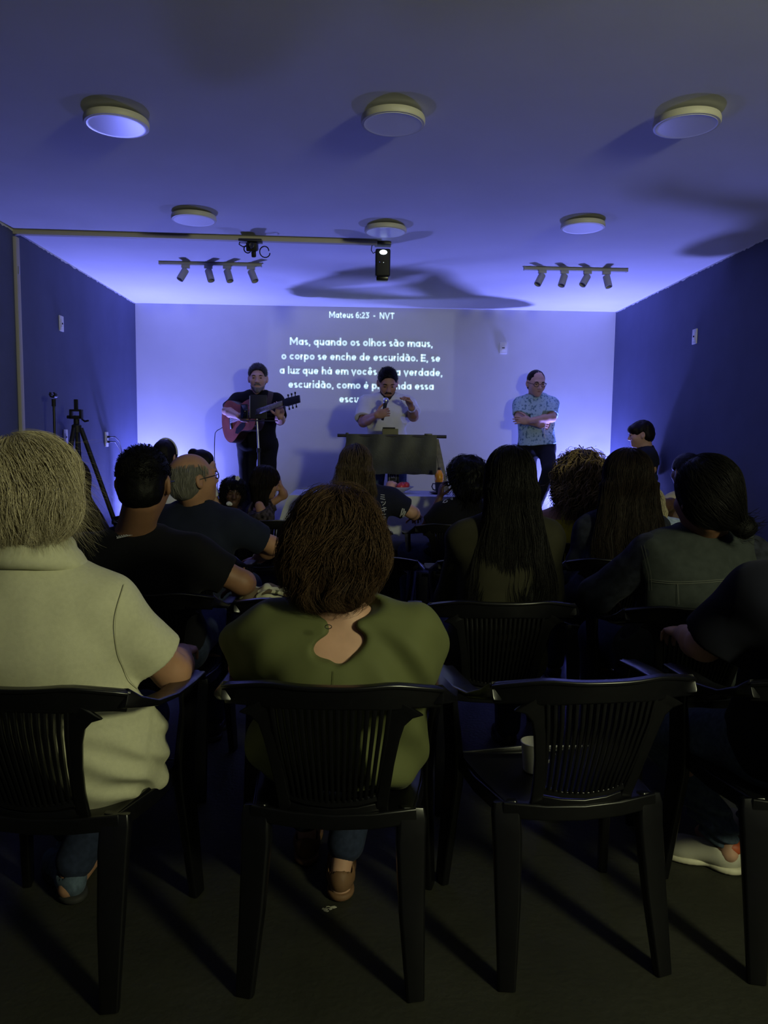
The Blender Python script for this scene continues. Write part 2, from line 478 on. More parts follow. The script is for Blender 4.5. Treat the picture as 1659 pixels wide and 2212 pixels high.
GLY = {                                     # letter: (width, strokes)
    'o': (1.0, (O_,)), 'a': (1.02, A1), 'ã': (1.02, A1 + (TIL,)), 'á': (1.02, A1 + (ACU,)),
    'd': (1.02, (O_, STEM(1 - H, 0, 1.48))), 'q': (1.02, (O_, STEM(1 - H, -0.42, 1))), 'p': (1.02, (O_, STEM(H, -0.42, 1))),
    'e': (1.0, E_), 'é': (1.0, E_ + (ACU,)), 'ê': (1.0, E_ + ([(0.26, 1.16), (0.5, 1.36), (0.74, 1.16)],)),
    'c': (0.92, (arc(0.5, 0.5, R, R, 42, 318, 20),)), 's': (0.72, (S_,)),
    'u': (0.94, ([(H, 1), (H, 0.44)] + arc(0.47, 0.47, 0.47 - H, 0.47 - H, 180, 360) , STEM(0.94 - H, 0, 1))),
    'n': (0.94, (STEM(H, 0, 1), ARCH(H, 0.94 - SW))), 'h': (0.94, (STEM(H, 0, 1.48), ARCH(H, 0.94 - SW))),
    'm': (1.48, (STEM(H, 0, 1), ARCH(H, 0.62), ARCH(0.62 + H, 0.62))), 'r': (0.58, (STEM(H, 0, 1), [(H, 0.4)] + arc(0.5, 0.5, 0.38, 0.5 - H, 180, 95))),
    'l': (SW, (STEM(H, 0, 1.48),)), 'i': (SW, (STEM(H, 0, 1), DOT(H, 1.33))), 'v': (0.95, ([(0.06, 1), (0.475, 0.02), (0.89, 1)],)),
    'z': (0.78, ([(0.04, 1 - H), (0.72, 1 - H), (0.08, H), (0.76, H)],)), 'f': (0.55, ([(0.60, 1.40)] + arc(0.48, 1.14, 0.24, 0.26, 90, 180) + [(0.24, 0)], [(0, 0.88), (0.55, 0.88)])),
    't': (0.62, ([(0.24, 1.28), (0.24, 0.32)] + arc(0.46, 0.32, 0.22, 0.21, 180, 290), [(0, 0.88), (0.58, 0.88)])),
    'M': (1.6, ([(H, 0), (H, 1.4)], [(H, 1.36), (0.8, 0.45), (1.6 - H, 1.36)], [(1.6 - H, 0), (1.6 - H, 1.4)])),
    'E': (1.02, (STEM(H, 0, 1.4), [(0, 1.4 - H), (1.0, 1.4 - H)], [(0, 0.7), (0.92, 0.7)], [(0, H), (1.02, H)])),
    'N': (1.3, (STEM(H, 0, 1.4), [(H, 1.36), (1.3 - H, 0.04)], STEM(1.3 - H, 0, 1.4))), 'V': (1.34, ([(0.08, 1.4), (0.67, 0.02), (1.26, 1.4)],)),
    'T': (1.14, (STEM(0.57, 0, 1.4), [(0, 1.4 - H), (1.14, 1.4 - H)])), '6': (1.0, (arc(0.5, 0.46, R, 0.46 - H, 0, 360, 22), arc(0.75, 0.62, 0.63, 0.68, 92, 180, 8))),
    '2': (0.95, (arc(0.46, 0.98, 0.34, 0.42 - H, 150, -30, 10) + [(0.12, H), (0.95, H)],)), '3': (0.95, ([(0.08, 1.4 - H), (0.82, 1.4 - H), (0.44, 0.84)] + arc(0.42, 0.46, 0.42, 0.46 - H, 80, -140, 12),)),
    ':': (SW, (DOT(H, 0.16), DOT(H, 0.84))), '.': (SW, (DOT(H, H),)), ',': (SW, ([(H + 0.03, 0.2), (H - 0.05, -0.22)],)),
    '-': (0.6, ([(0.04, 0.56), (0.56, 0.56)],)), ' ': (0.36, ()), 'A': (1.3, ([(0.05, 0), (0.65, 1.38), (1.25, 0)], [(0.25, 0.42), (1.05, 0.42)])),
    'S': (1.0, (arc(0.5, 1.02, 0.38, 0.38 - H, 35, 250, 10) + arc(0.5, 0.38, 0.40, 0.38 - H, 80, -145, 10),)),
}


def ribbon(V, F, pts, wd):
    """a flat stroke of constant width along a polyline with mitred corners"""
    P = [np.array(p, float) for i, p in enumerate(pts) if i == 0 or math.dist(p, pts[i - 1]) > 1e-4]
    closed = np.linalg.norm(P[0] - P[-1]) < 1e-6
    if closed: P = P[:-1]
    n = len(P); base = len(V)
    for i in range(n):
        p = P[i]
        a = P[i - 1] if (i or closed) else None
        c = P[(i + 1) % n] if (i < n - 1 or closed) else None
        d0 = (p - a) / np.linalg.norm(p - a) if a is not None else None
        d1 = (c - p) / np.linalg.norm(c - p) if c is not None else None
        d0 = d1 if d0 is None else d0; d1 = d0 if d1 is None else d1
        n0 = np.array([-d0[1], d0[0]]); n1 = np.array([-d1[1], d1[0]])
        mv = n0 + n1; mv = mv / (np.linalg.norm(mv) + 1e-9)
        k = wd / 2 / max(0.45, float(np.dot(mv, n0)))
        V.append(p + mv * k); V.append(p - mv * k)
    for i in range(n if closed else n - 1):
        j = (i + 1) % n
        F.append((base + 2 * i, base + 2 * i + 1, base + 2 * j + 1, base + 2 * j))


def text_mesh(body, gap=0.15, weight=SW):
    V, F, x = [], [], 0.0
    for ch in body:
        wd, strokes = GLY[ch]
        for s in strokes:
            ribbon(V, F, [(px + x, py) for px, py in s], weight)
        x += wd + gap
    return np.array(V), F


LINES = [('Mateus 6:23  -  NVT', 711, 852, 681, 13.0),
         ('Mas, quando os olhos são maus,', 626, 935, 739.5, 15.6),
         ('o corpo se enche de escuridão. E, se', 608, 951, 771, 15.6),
         ('a luz que há em vocês é, na verdade,', 604, 956, 802, 15.6),
         ('escuridão, como é profunda essa', 623, 937, 832, 15.6),
         ('escuridão.', 733, 828, 862, 15.6)]
pt = at(780, 770, Y=YB)
verse = empty('projected_text', (pt[0], YB, pt[2]), 'bright projected verse in white letters on the pale back wall', 'projected text')
for body, x0, x1, py, cap in LINES:
    a = at(x0, py, Y=YB - 0.002); c = at(x1, py, Y=YB - 0.002)
    V, F = text_mesh(body)
    sx = (c[0] - a[0]) / (V[:, 0].max() - V[:, 0].min())
    hcap = cap * (YB / CF)
    sz = hcap / 1.4
    zc = (a[2] + c[2]) / 2
    W = [(a[0] + (v[0] - V[:, 0].min()) * sx - pt[0], -0.0025, zc - hcap / 2 + v[1] * sz - pt[2]) for v in V]
    mb = MB(); mb.V = W; mb.F = F
    mb.build('text_line', M['letters'], verse, smooth=False)

# the projector's own beam: a rectangle of pale light on the far wall
PJ = np.array([pj[0], 5.42, 2.50])
ca = at(579, 668, Y=YB); cb = at(978, 888, Y=YB)
bl = lamp('projector_beam', 'POINT', PJ, 12.0, (0.80, 0.92, 1.0), shadow_soft_size=0.012)
d = bl.data
d.use_nodes = True
nt = d.node_tree
em = nt.nodes['Emission']
tc = nt.nodes.new('ShaderNodeTexCoord')
sp = nt.nodes.new('ShaderNodeSeparateXYZ')
nt.links.new(tc.outputs['Normal'], sp.inputs[0])


def mnode(op, a, b_=None):
    n = nt.nodes.new('ShaderNodeMath'); n.operation = op
    for i, v in enumerate((a, b_)):
        if v is None: continue
        if isinstance(v, (int, float)): n.inputs[i].default_value = v
        else: nt.links.new(v, n.inputs[i])
    return n.outputs[0]


def band(num, lo, hi, soft):
    q = mnode('DIVIDE', num, mnode('MAXIMUM', sp.outputs[1], 0.01))
    q = mnode('ABSOLUTE', mnode('SUBTRACT', q, (lo + hi) / 2))
    mr = nt.nodes.new('ShaderNodeMapRange'); mr.interpolation_type = 'SMOOTHSTEP'
    nt.links.new(q, mr.inputs[0])
    h = abs(hi - lo) / 2
    mr.inputs[1].default_value = h - soft; mr.inputs[2].default_value = h + soft
    mr.inputs[3].default_value = 1.0; mr.inputs[4].default_value = 0.0
    return mr.outputs[0]


dd = YB - PJ[1]
bx = band(sp.outputs[0], (ca[0] - PJ[0]) / dd, (cb[0] - PJ[0]) / dd, 0.006)
bz = band(sp.outputs[2], (cb[2] - PJ[2]) / dd, (ca[2] - PJ[2]) / dd, 0.012)
fw = mnode('GREATER_THAN', sp.outputs[1], 0.05)
nt.links.new(mnode('MULTIPLY', mnode('MULTIPLY', bx, bz), fw), em.inputs['Strength'])


# ------------------------------------------------------------------ stage lights in the two far corners
def par_light(loc, label, power):
    t = empty('stage_light', (loc[0], loc[1], STG), label, 'stage light', 'purple stage uplights')
    MB().lathe([(0.0, 0.05), (0.055, 0.05), (0.075, 0.065), (0.085, 0.10), (0.085, 0.155), (0.078, 0.158), (0.075, 0.14), (0.0, 0.138)], (0, 0, 0), 28).build('housing', M['black_metal'], t)
    MB().lathe([(0.0, 0.146), (0.073, 0.146)], (0, 0, 0), 28).build('lens', M['led_purple'], t)
    MB().tube([(-0.10, 0, 0.11), (-0.105, 0, 0.02), (-0.09, 0, 0.008), (0.09, 0, 0.008), (0.105, 0, 0.02), (0.10, 0, 0.11)], 0.008, 8).build('yoke', M['black_metal'], t)
    l = lamp('stage_light_beam', 'AREA', (loc[0], loc[1], STG + 0.165), power, BLUE, (loc[0] - 0.08 * (1 if loc[0] > 0 else -1), loc[1] - 0.17, STG + 1.6), shape='DISK', size=0.13, spread=2.4)
    return t


par_light((XL + 0.16, YB - 0.17), 'purple stage light on the platform in the left far corner', 92.0)
par_light((XR - 0.17, YB - 0.17), 'purple stage light on the platform in the right far corner', 97.0)
# ------------------------------------------------------------------ black plastic armchairs
def chair_meshes():
    """monobloc armchair facing +Y; origin on the floor under the middle of the back's top edge"""
    out = []
    PB = M['plastic_black']

    def sec(c, t, wdir, wd, th):
        """rectangular section with rounded corners: centre c, width along wdir, thickness across"""
        c = np.array(c, float); t = np.array(t, float); t /= np.linalg.norm(t)
        wv = np.array(wdir, float); wv = wv - t * np.dot(wv, t); wv /= np.linalg.norm(wv)
        nv = np.cross(t, wv)
        q = [(-.5, -.3), (-.42, -.5), (.42, -.5), (.5, -.3), (.5, .3), (.42, .5), (-.42, .5), (-.5, .3)]
        return [c + wv * wd * a + nv * th * b for a, b in q]

    def loft(pts, wdirs, wds, ths):
        S_ = []
        for i, p in enumerate(pts):
            t = np.array(pts[min(i + 1, len(pts) - 1)], float) - np.array(pts[max(i - 1, 0)], float)
            S_.append(sec(p, t, wdirs[i], wds[i], ths[i]))
        return S_

    # seat: dished shell with a rolled lip
    mb = MB(); n = 13; V = []; F = []
    ys = np.linspace(0.105, 0.52, n); xs = np.linspace(-1, 1, n)
    for j, y in enumerate(ys):
        u = j / (n - 1); hw = 0.195 + 0.035 * math.sin(u * PI * 0.55)
        for x in xs:
            z = 0.434 - 0.022 * (1 - x * x) * (0.5 + 0.5 * math.sin(PI * min(1, u * 1.1))) - 0.024 * max(0, u - 0.85) / 0.15 + 0.014 * (1 - u)
            V.append((x * hw, y - (0.022 * (1 - x * x) if j == 0 else 0), z))
    nn = len(V)
    V += [(x, y, z - 0.014) for x, y, z in V]
    for j in range(n - 1):
        for i in range(n - 1):
            a = j * n + i
            F.append((a, a + 1, a + n + 1, a + n)); F.append((nn + a, nn + a + n, nn + a + n + 1, nn + a + 1))
    rim = [i for i in range(n)] + [j * n + n - 1 for j in range(1, n)] + [(n - 1) * n + i for i in range(n - 2, -1, -1)] + [j * n for j in range(n - 2, 0, -1)]
    for k in range(len(rim)):
        a, c = rim[k], rim[(k + 1) % len(rim)]
        F.append((a, a + nn, c + nn, c))
    mb.add(V, F)
    # apron under the seat edge, all the way round
    for s in (-1, 1):
        mb.strip(loft([(s * 0.200, 0.115, 0.425), (s * 0.225, 0.30, 0.410), (s * 0.228, 0.49, 0.400)], [(0, 0, 1)] * 3, [0.044] * 3, [0.010] * 3))
    mb.strip(loft([(-0.228, 0.50, 0.396), (0, 0.525, 0.396), (0.228, 0.50, 0.396)], [(0, 0, 1)] * 3, [0.046] * 3, [0.010] * 3))
    mb.strip(loft([(-0.205, 0.112, 0.430), (-0.10, 0.092, 0.424), (0, 0.085, 0.422), (0.10, 0.092, 0.424), (0.205, 0.112, 0.430)], [(0, 0, 1)] * 5, [0.040] * 5, [0.012] * 5))
    out.append(('seat', mb, None))
    # backrest: wide top rail that sweeps round to the arms, slatted panel, lower rails
    mb = MB()
    k = 21; pts = []; wds = []; wdir = []
    for i in range(k):
        x = -1 + 2 * i / (k - 1); ax = abs(x)
        pts.append((x * 0.258, -0.012 + 0.072 * ax ** 2.2, 0.770 - 0.018 * ax ** 4))
        wds.append(0.058 + 0.010 * math.exp(-((ax - 0.55) / 0.2) ** 2) - 0.006 * ax ** 3); wdir.append((0, -0.16, 1))
    mb.strip(loft(pts, wdir, wds, [0.016] * k))
    mb.strip(loft([(p[0], p[1] - 0.006, p[2] + w_ / 2 - 0.005) for p, w_ in zip(pts, wds)], [(0, 1, 0)] * k, [0.026] * k, [0.010] * k))
    for s in (-1, 1):                      # panel sides, flaring into the rail
        q = [(s * 0.172, 0.016, 0.748), (s * 0.160, 0.018, 0.728), (s * 0.150, 0.022, 0.700), (s * 0.144, 0.030, 0.660), (s * 0.134, 0.052, 0.590), (s * 0.126, 0.078, 0.520), (s * 0.120, 0.104, 0.460), (s * 0.120, 0.112, 0.430)]
        mb.strip(loft(q, [(1, 0, 0)] * 8, [0.100, 0.066, 0.044, 0.034, 0.030, 0.029, 0.032, 0.036], [0.013] * 8))
    mb.strip(loft([(-0.122, 0.100, 0.486), (-0.06, 0.088, 0.474), (0, 0.084, 0.470), (0.06, 0.088, 0.474), (0.122, 0.100, 0.486)], [(0, 0, 1)] * 5, [0.018] * 5, [0.014] * 5))
    mb.strip(loft([(-0.122, 0.110, 0.456), (-0.06, 0.096, 0.447), (0, 0.091, 0.444), (0.06, 0.096, 0.447), (0.122, 0.110, 0.456)], [(0, 0, 1)] * 5, [0.024] * 5, [0.014] * 5))
    out.append(('backrest', mb, None))
    for i in range(17):
        u = -1 + 2 * i / 16; bo = 0.014 * u * u
        sb = MB()
        sb.strip(loft([(u * 0.137, -0.006 + bo, 0.746), (u * 0.130, 0.006 + bo, 0.68), (u * 0.120, 0.034 + bo, 0.60), (u * 0.112, 0.062 + bo, 0.53), (u * 0.108, 0.082 + bo, 0.476 + 0.012 * u * u)],
                      [(1, 0, 0)] * 5, [0.0112, 0.0104, 0.0098, 0.0092, 0.0088], [0.013] * 5))
        out.append(('slat', sb, 'backrest'))
    # rear legs from the seat corners, front legs from the arms, and the armrests
    for s in (-1, 1):
        mb = MB()
        q = [(s * 0.196, 0.128, 0.446), (s * 0.194, 0.122, 0.42), (s * 0.192, 0.112, 0.36), (s * 0.197, 0.078, 0.20), (s * 0.208, 0.035, 0.0)]
        mb.strip(loft(q, [(1, 0.2 * s, 0)] * 5, [0.060, 0.074, 0.074, 0.064, 0.044], [0.030, 0.036, 0.036, 0.031, 0.026]))
        out.append(('leg', mb, None))
        mb = MB()
        q = [(s * 0.274, 0.430, 0.697), (s * 0.267, 0.440, 0.60), (s * 0.246, 0.462, 0.44), (s * 0.242, 0.472, 0.36), (s * 0.262, 0.512, 0.0)]
        mb.strip(loft(q, [(0.3 * s, 1, 0)] * 5, [0.086, 0.066, 0.074, 0.072, 0.046], [0.018, 0.020, 0.028, 0.032, 0.026]))
        out.append(('leg', mb, None))
        mb = MB()
        q = [(s * 0.250, 0.048, 0.762), (s * 0.264, 0.080, 0.744), (s * 0.277, 0.14, 0.722), (s * 0.285, 0.24, 0.708), (s * 0.288, 0.36, 0.703), (s * 0.285, 0.450, 0.697), (s * 0.281, 0.478, 0.675)]
        mb.strip(loft(q, [(1, 0, 0)] * 7, [0.026, 0.040, 0.052, 0.060, 0.062, 0.058, 0.050], [0.046, 0.028, 0.016, 0.013, 0.013, 0.013, 0.014]))
        out.append(('armrest', mb, None))
    return out


_protos = None


def chair(x, y, rz, label, z=0.0):
    global _protos
    t = empty('plastic_armchair', (x, y, z), label, 'chair', 'black plastic armchairs', rz)
    if _protos is None:
        _protos = []
        par = {}
        for nm, mb, p in chair_meshes():
            o = mb.build(nm, M['plastic_black'], par.get(p, t), bevel=0.003, seg=2)
            if nm == 'backrest': par['backrest'] = o
            _protos.append((o, p))
        return t
    new = {}
    for o, p in _protos:
        c = o.copy(); COL.objects.link(c)
        c.parent = new[p] if p else t
        if o.name.startswith('backrest'): new['backrest'] = c
    return t


chair(-0.062, 1.700, -0.05, 'black slatted plastic armchair under the woman in the olive blouse')
chair(-0.790, 1.685, -0.11, 'black slatted plastic armchair under the white-haired man in the cream polo')
chair(0.588, 1.745, 0.12, 'empty black plastic armchair with a white mug on its seat')
chair(1.225, 1.735, 0.0, 'black plastic armchair at the right edge under the person in navy')
chair(-0.790, 2.700, 0.02, 'black plastic armchair under the young man in the black T-shirt')
chair(-0.180, 2.620, 0.0, 'empty black plastic armchair directly in front of the woman in the olive blouse')
chair(0.515, 2.600, 0.0, 'black plastic armchair under the long-haired woman in the olive jacket')
chair(1.190, 2.520, -0.04, 'black plastic armchair under the person in the denim vest')
chair(-0.860, 3.620, 0.0, 'black plastic armchair under the balding man in the navy polo shirt')
chair(0.020, 3.560, 0.0, 'empty black plastic armchair in the third row, right of the brown-haired woman')
chair(0.640, 3.540, -0.05, 'empty black plastic armchair ahead of the woman in the olive jacket')
chair(1.270, 3.580, 0.0, 'black plastic armchair under the long-haired woman in the dark denim jacket')
chair(-0.690, 5.160, 0.0, 'black plastic armchair under the girl with the fringe, left of the white table')
chair(-0.080, 4.950, 0.0, 'black plastic armchair under the woman with white lettering on her back')
chair(0.640, 5.030, 0.04, 'black plastic armchair under the dark-haired woman holding a hand to her face')
chair(1.170, 4.150, 0.0, 'black plastic armchair under the curly-haired woman in the yellow top')
chair(1.790, 4.350, 0.0, 'black plastic armchair under the blond person in the pale denim jacket')

chair(2.160, 4.950, 0.0, 'black plastic armchair under the person in the pale yellow top')
chair(-1.480, 3.450, 0.0, 'black plastic armchair under the long-haired woman behind the white-haired man')
chair(-1.500, 5.420, 0.0, 'black plastic armchair under the person with the white headband')

# ------------------------------------------------------------------ small things on and under the chairs
M['ceramic'] = mat('white glazed ceramic', (0.72, 0.70, 0.62), 0.3, 0.5)
mg = at(1152, 1664, Z=0.424)
t = empty('mug', mg, 'white mug standing on the seat of the empty armchair', 'mug')
MB().lathe([(0.0, 0.0), (0.026, 0.0), (0.029, 0.004), (0.036, 0.075), (0.0385, 0.086), (0.0365, 0.087), (0.034, 0.076), (0.027, 0.010), (0.0, 0.008)], (0, 0, 0), 36).build('body', M['ceramic'], t)
MB().tube([(0.033, 0, 0.066), (0.050, 0, 0.064), (0.058, 0, 0.048), (0.052, 0, 0.030), (0.032, 0, 0.022)], 0.0045, 8).build('handle', M['ceramic'], t)

# pale chip of plaster lying on the concrete
M['chip'] = mat('pale plaster chip', (0.46, 0.45, 0.37), 0.9, 0.1)


def chips(px, py, n, size, label, seed):
    rr = random.Random(seed); p = at(px, py, Z=0.0)
    mb = MB(p)
    for k in range(n):
        a = rr.random() * 6.28; d = size * rr.random() ** 0.7
        c = p + np.array([d * math.cos(a) * 1.5, d * math.sin(a), 0.0006])
        m_ = rr.randint(5, 8); r0 = size * (0.25 + 0.4 * rr.random())
        ring = [c + np.array([r0 * (0.5 + 0.8 * rr.random()) * math.cos(6.28 * i / m_), 0.8 * r0 * (0.5 + 0.8 * rr.random()) * math.sin(6.28 * i / m_), 0]) for i in range(m_)]
        V = ring + [q + np.array([0, 0, 0.0014]) for q in ring]
        mb.add(V, [tuple(range(m_, 2 * m_)), tuple(range(m_ - 1, -1, -1))] + [(i, (i + 1) % m_, m_ + (i + 1) % m_, m_ + i) for i in range(m_)])
    o = mb.build('plaster_chip', M['chip'], smooth=False)
    o.location = tuple(p)
    tag(o, label, 'debris')


chips(707, 1964, 8, 0.014, 'pale plaster chip lying on the floor behind the middle front chair', 4)

# ------------------------------------------------------------------ pulpit
M['leather'] = mat('dark mottled hide', (0.015, 0.017, 0.012), 0.5, 0.4, noise=(9, 0.75, 8), bump=(70, 0.25, 0.003))
M['dark_wood'] = mat('dark stained wood', (0.022, 0.018, 0.012), 0.5, 0.4, noise=(14, 0.5))
M['pale_wood'] = mat('greyed plank wood', (0.16, 0.145, 0.10), 0.6, 0.3, noise=(20, 0.35))
YP = 6.45
zt = at(846, 942, Y=YP)[2]
xa, xb = at(748, 942, Y=YP)[0], at(943, 944, Y=YP)[0]
xr0, xr1 = at(729, 939, Y=YP)[0], at(964, 942, Y=YP)[0]
zb = at(846, 1024, Y=YP)[2]
pc = ((xa + xb) / 2, YP, STG)
t = empty('pulpit', pc, 'dark pulpit of hide hung from a wooden rod on trestle legs', 'pulpit')
b_ = np.array(pc)
MB(b_).tube([(xr0, YP - 0.01, zt), (xr1, YP - 0.01, zt)], 0.014, 16).build('rod', M['dark_wood'], t)
n = 24; secs = []
V, F = [], []
for j in range(13):
    u = j / 12
    for i in range(n + 1):
        x = xa + (xb - xa) * i / n
        V.append((x, YP - 0.022 - 0.012 * math.sin(u * PI) - 0.004 * math.sin(i * 0.9 + 2 * u), zt + 0.014 + (zb - zt - 0.014) * u + 0.003 * math.sin(i * 1.3) * u))
m_ = len(V); V += [(x, y + 0.006, z) for x, y, z in V]
for j in range(12):
    for i in range(n):
        a = j * (n + 1) + i
        F.append((a, a + n + 1, a + n + 2, a + 1)); F.append((m_ + a, m_ + a + 1, m_ + a + n + 2, m_ + a + n + 1))
for i in range(n):
    F.append((i, i + 1, m_ + i + 1, m_ + i)); a = 12 * (n + 1) + i; F.append((a, m_ + a, m_ + a + 1, a + 1))
for j in range(12):
    a = j * (n + 1); F.append((a, m_ + a, m_ + a + n + 1, a + n + 1)); a += n; F.append((a, a + n + 1, m_ + a + n + 1, m_ + a))
MB(b_).add(V, F).build('hide', M['leather'], t)
MB(b_).box(((xa + xb) / 2, YP + 0.20, zt - 0.03), (xb - xa - 0.02, 0.40, 0.022), rotx(-0.12)).build('top_board', M['dark_wood'], t, bevel=0.003)
for s, x in ((-1, xa + 0.03), (1, xb - 0.005)):
    # front and rear legs of each trestle, leaning outwards
    MB(b_).strip([[(x - .024 + s * .00, YP + .004, zt - .02), (x + .024, YP + .004, zt - .02), (x + .024, YP + .03, zt - .02), (x - .024, YP + .03, zt - .02)],
                  [(x - .024 + s * .26, YP + .004, STG), (x + .024 + s * .26, YP + .004, STG), (x + .024 + s * .26, YP + .03, STG), (x - .024 + s * .26, YP + .03, STG)]]).build('leg', M['pale_wood'], t, bevel=0.003)
    MB(b_).strip([[(x - .024, YP + .33, zt - .05), (x + .024, YP + .33, zt - .05), (x + .024, YP + .356, zt - .05), (x - .024, YP + .356, zt - .05)],
                  [(x - .024 + s * .2, YP + .33, STG), (x + .024 + s * .2, YP + .33, STG), (x + .024 + s * .2, YP + .356, STG), (x - .024 + s * .2, YP + .356, STG)]]).build('leg', M['pale_wood'], t, bevel=0.003)
for px in (750, 925):
    x = at(px, 940, Y=YP)[0]
    MB(b_).box((x, YP - 0.008, zt + 0.016), (0.024 if px < 800 else 0.065, 0.034, 0.016)).build('clamp', M['black_metal'], t, bevel=0.003)
# box lying on the pulpit
M['box_olive'] = mat('olive card box', (0.16, 0.15, 0.055), 0.6, 0.3)
bx0, bx1 = at(826, 930, Y=YP + .12)[0], at(860, 930, Y=YP + .12)[0]
zb0 = zt - 0.005
t = empty('small_box', ((bx0 + bx1) / 2, YP + 0.15, zb0), 'small olive box lying on top of the pulpit', 'box')
MB().box((0, 0, 0.034), (bx1 - bx0, 0.13, 0.068)).build('carton', M['box_olive'], t, bevel=0.004)
MB().box((-0.012, -0.02, 0.074), (bx1 - bx0 - 0.03, 0.10, 0.012)).build('lid', M['black'], t, bevel=0.003)

# black box on the platform behind the table, with a framed white monogram
xs0, xs1 = at(838, 1040, Y=6.62)[0], at(862, 1040, Y=6.62)[0]
zq = at(850, 1018, Y=6.62)[2]
t = empty('black_case', ((xs0 + xs1) / 2, 6.69, STG), 'black upright case with a framed white monogram behind the fruit bowl', 'case')
MB().box((0, 0, (zq - STG) / 2), (xs1 - xs0, 0.13, zq - STG)).build('body', M['black'], t, bevel=0.006)
M['print_grey'] = mat('greyish white print', (0.34, 0.34, 0.36), 0.7, 0.2)
fr = MB(); wq = xs1 - xs0; z0 = at(850, 1037, Y=6.62)[2] - STG; yq = -0.0665
x0_, x1_ = -wq / 2 + 0.012, wq / 2 - 0.026
for c, s in (((x0_, yq, z0 + .03), (.005, .002, .075)), ((x1_, yq, z0 + .03), (.005, .002, .075)), (((x0_ + x1_) / 2, yq, z0 - .007), (x1_ - x0_ + .005, .002, .005)), (((x0_ + x1_) / 2, yq, z0 + .067), (x1_ - x0_ + .005, .002, .005))):
    fr.box(c, s)
fr.build('frame_print', M['print_grey'], t, smooth=False)
V, F = text_mesh('SA')
sc_ = (x1_ - x0_) * 0.62 / V[:, 0].max()
mb = MB(); mb.V = [((x0_ + x1_) / 2 + (v[0] - V[:, 0].max() / 2) * sc_, yq - .001, z0 + .018 + v[1] * sc_) for v in V]; mb.F = F
mb.build('lettering', M['print_grey'], t, smooth=False)

# ------------------------------------------------------------------ white table with its cloth
M['cloth_white'] = mat('white tablecloth', (0.50, 0.51, 0.54), 0.85, 0.1, bump=(30, 0.1, 0.004))
YT0, YT1 = 5.72, 6.36
ztab = at(760, 1072, Y=YT0)[2]
xt0, xt1 = at(625, 1072, Y=YT0)[0], at(1120, 1072, Y=YT0)[0]
t = empty('table', ((xt0 + xt1) / 2, (YT0 + YT1) / 2, 0), 'long table under a white cloth in front of the pulpit', 'table')
b_ = np.array(t.location)
MB(b_).box(((xt0 + xt1) / 2, (YT0 + YT1) / 2, ztab - 0.02), (xt1 - xt0 - 0.02, YT1 - YT0 - 0.02, 0.03)).build('tabletop', M['pale_wood'], t, bevel=0.004)
for x in (xt0 + 0.12, xt1 - 0.12):
    for y, zf in ((YT0 + 0.10, 0.0), (YT1 - 0.10, 0.0)):
        MB(b_).tube([(x, y, ztab - 0.03), (x, y, zf)], 0.018, 12).build('leg', M['black_metal'], t)
V, F = [], []
N1, N2, dep = 40, 10, 0.40
ring = [(xt0 + (xt1 - xt0) * i / N1, YT0) for i in range(N1)] + [(xt1, YT0 + (YT1 - YT0) * i / N2) for i in range(N2)] + [(xt1 - (xt1 - xt0) * i / N1, YT1) for i in range(N1)] + [(xt0, YT1 - (YT1 - YT0) * i / N2) for i in range(N2)]
nr = len(ring); cxm, cym = (xt0 + xt1) / 2, (YT0 + YT1) / 2
for lv in range(6):
    u = lv / 5
    for i, (x, y) in enumerate(ring):
        k = 0 if lv == 0 else 0.010 + 0.07 * u + 0.012 * u * math.sin(i * 0.9)
        corner = math.exp(-min((abs(x - xt0) + abs(y - YT0)), (abs(x - xt1) + abs(y - YT0))) / 0.06) if lv else 0
        dx = (-1 if x <= xt0 + 1e-6 else (1 if x >= xt1 - 1e-6 else 0)); dy = (-1 if y <= YT0 + 1e-6 else (1 if y >= YT1 - 1e-6 else 0))
        V.append((x + dx * k * (1 + corner), y + dy * k * 0.35, ztab + 0.002 - (0 if lv == 0 else 0.006 + dep * u * (1 + 0.25 * corner))))
V.append((cxm, cym, ztab + 0.002))
for lv in range(5):
    for i in range(nr):
        j = (i + 1) % nr
        F.append((lv * nr + i, (lv + 1) * nr + i, (lv + 1) * nr + j, lv * nr + j))
for i in range(nr): F.append((i, (i + 1) % nr, len(V) - 1))
cl = MB((cxm, cym, ztab)).add(V, F).build('tablecloth', M['cloth_white'])
cl.location = (cxm, cym, ztab)
md = cl.modifiers.new('solidify', 'SOLIDIFY'); md.thickness = 0.003; md.offset = 1
tag(cl, 'white cloth draped over the long table in front of the pulpit', 'tablecloth')
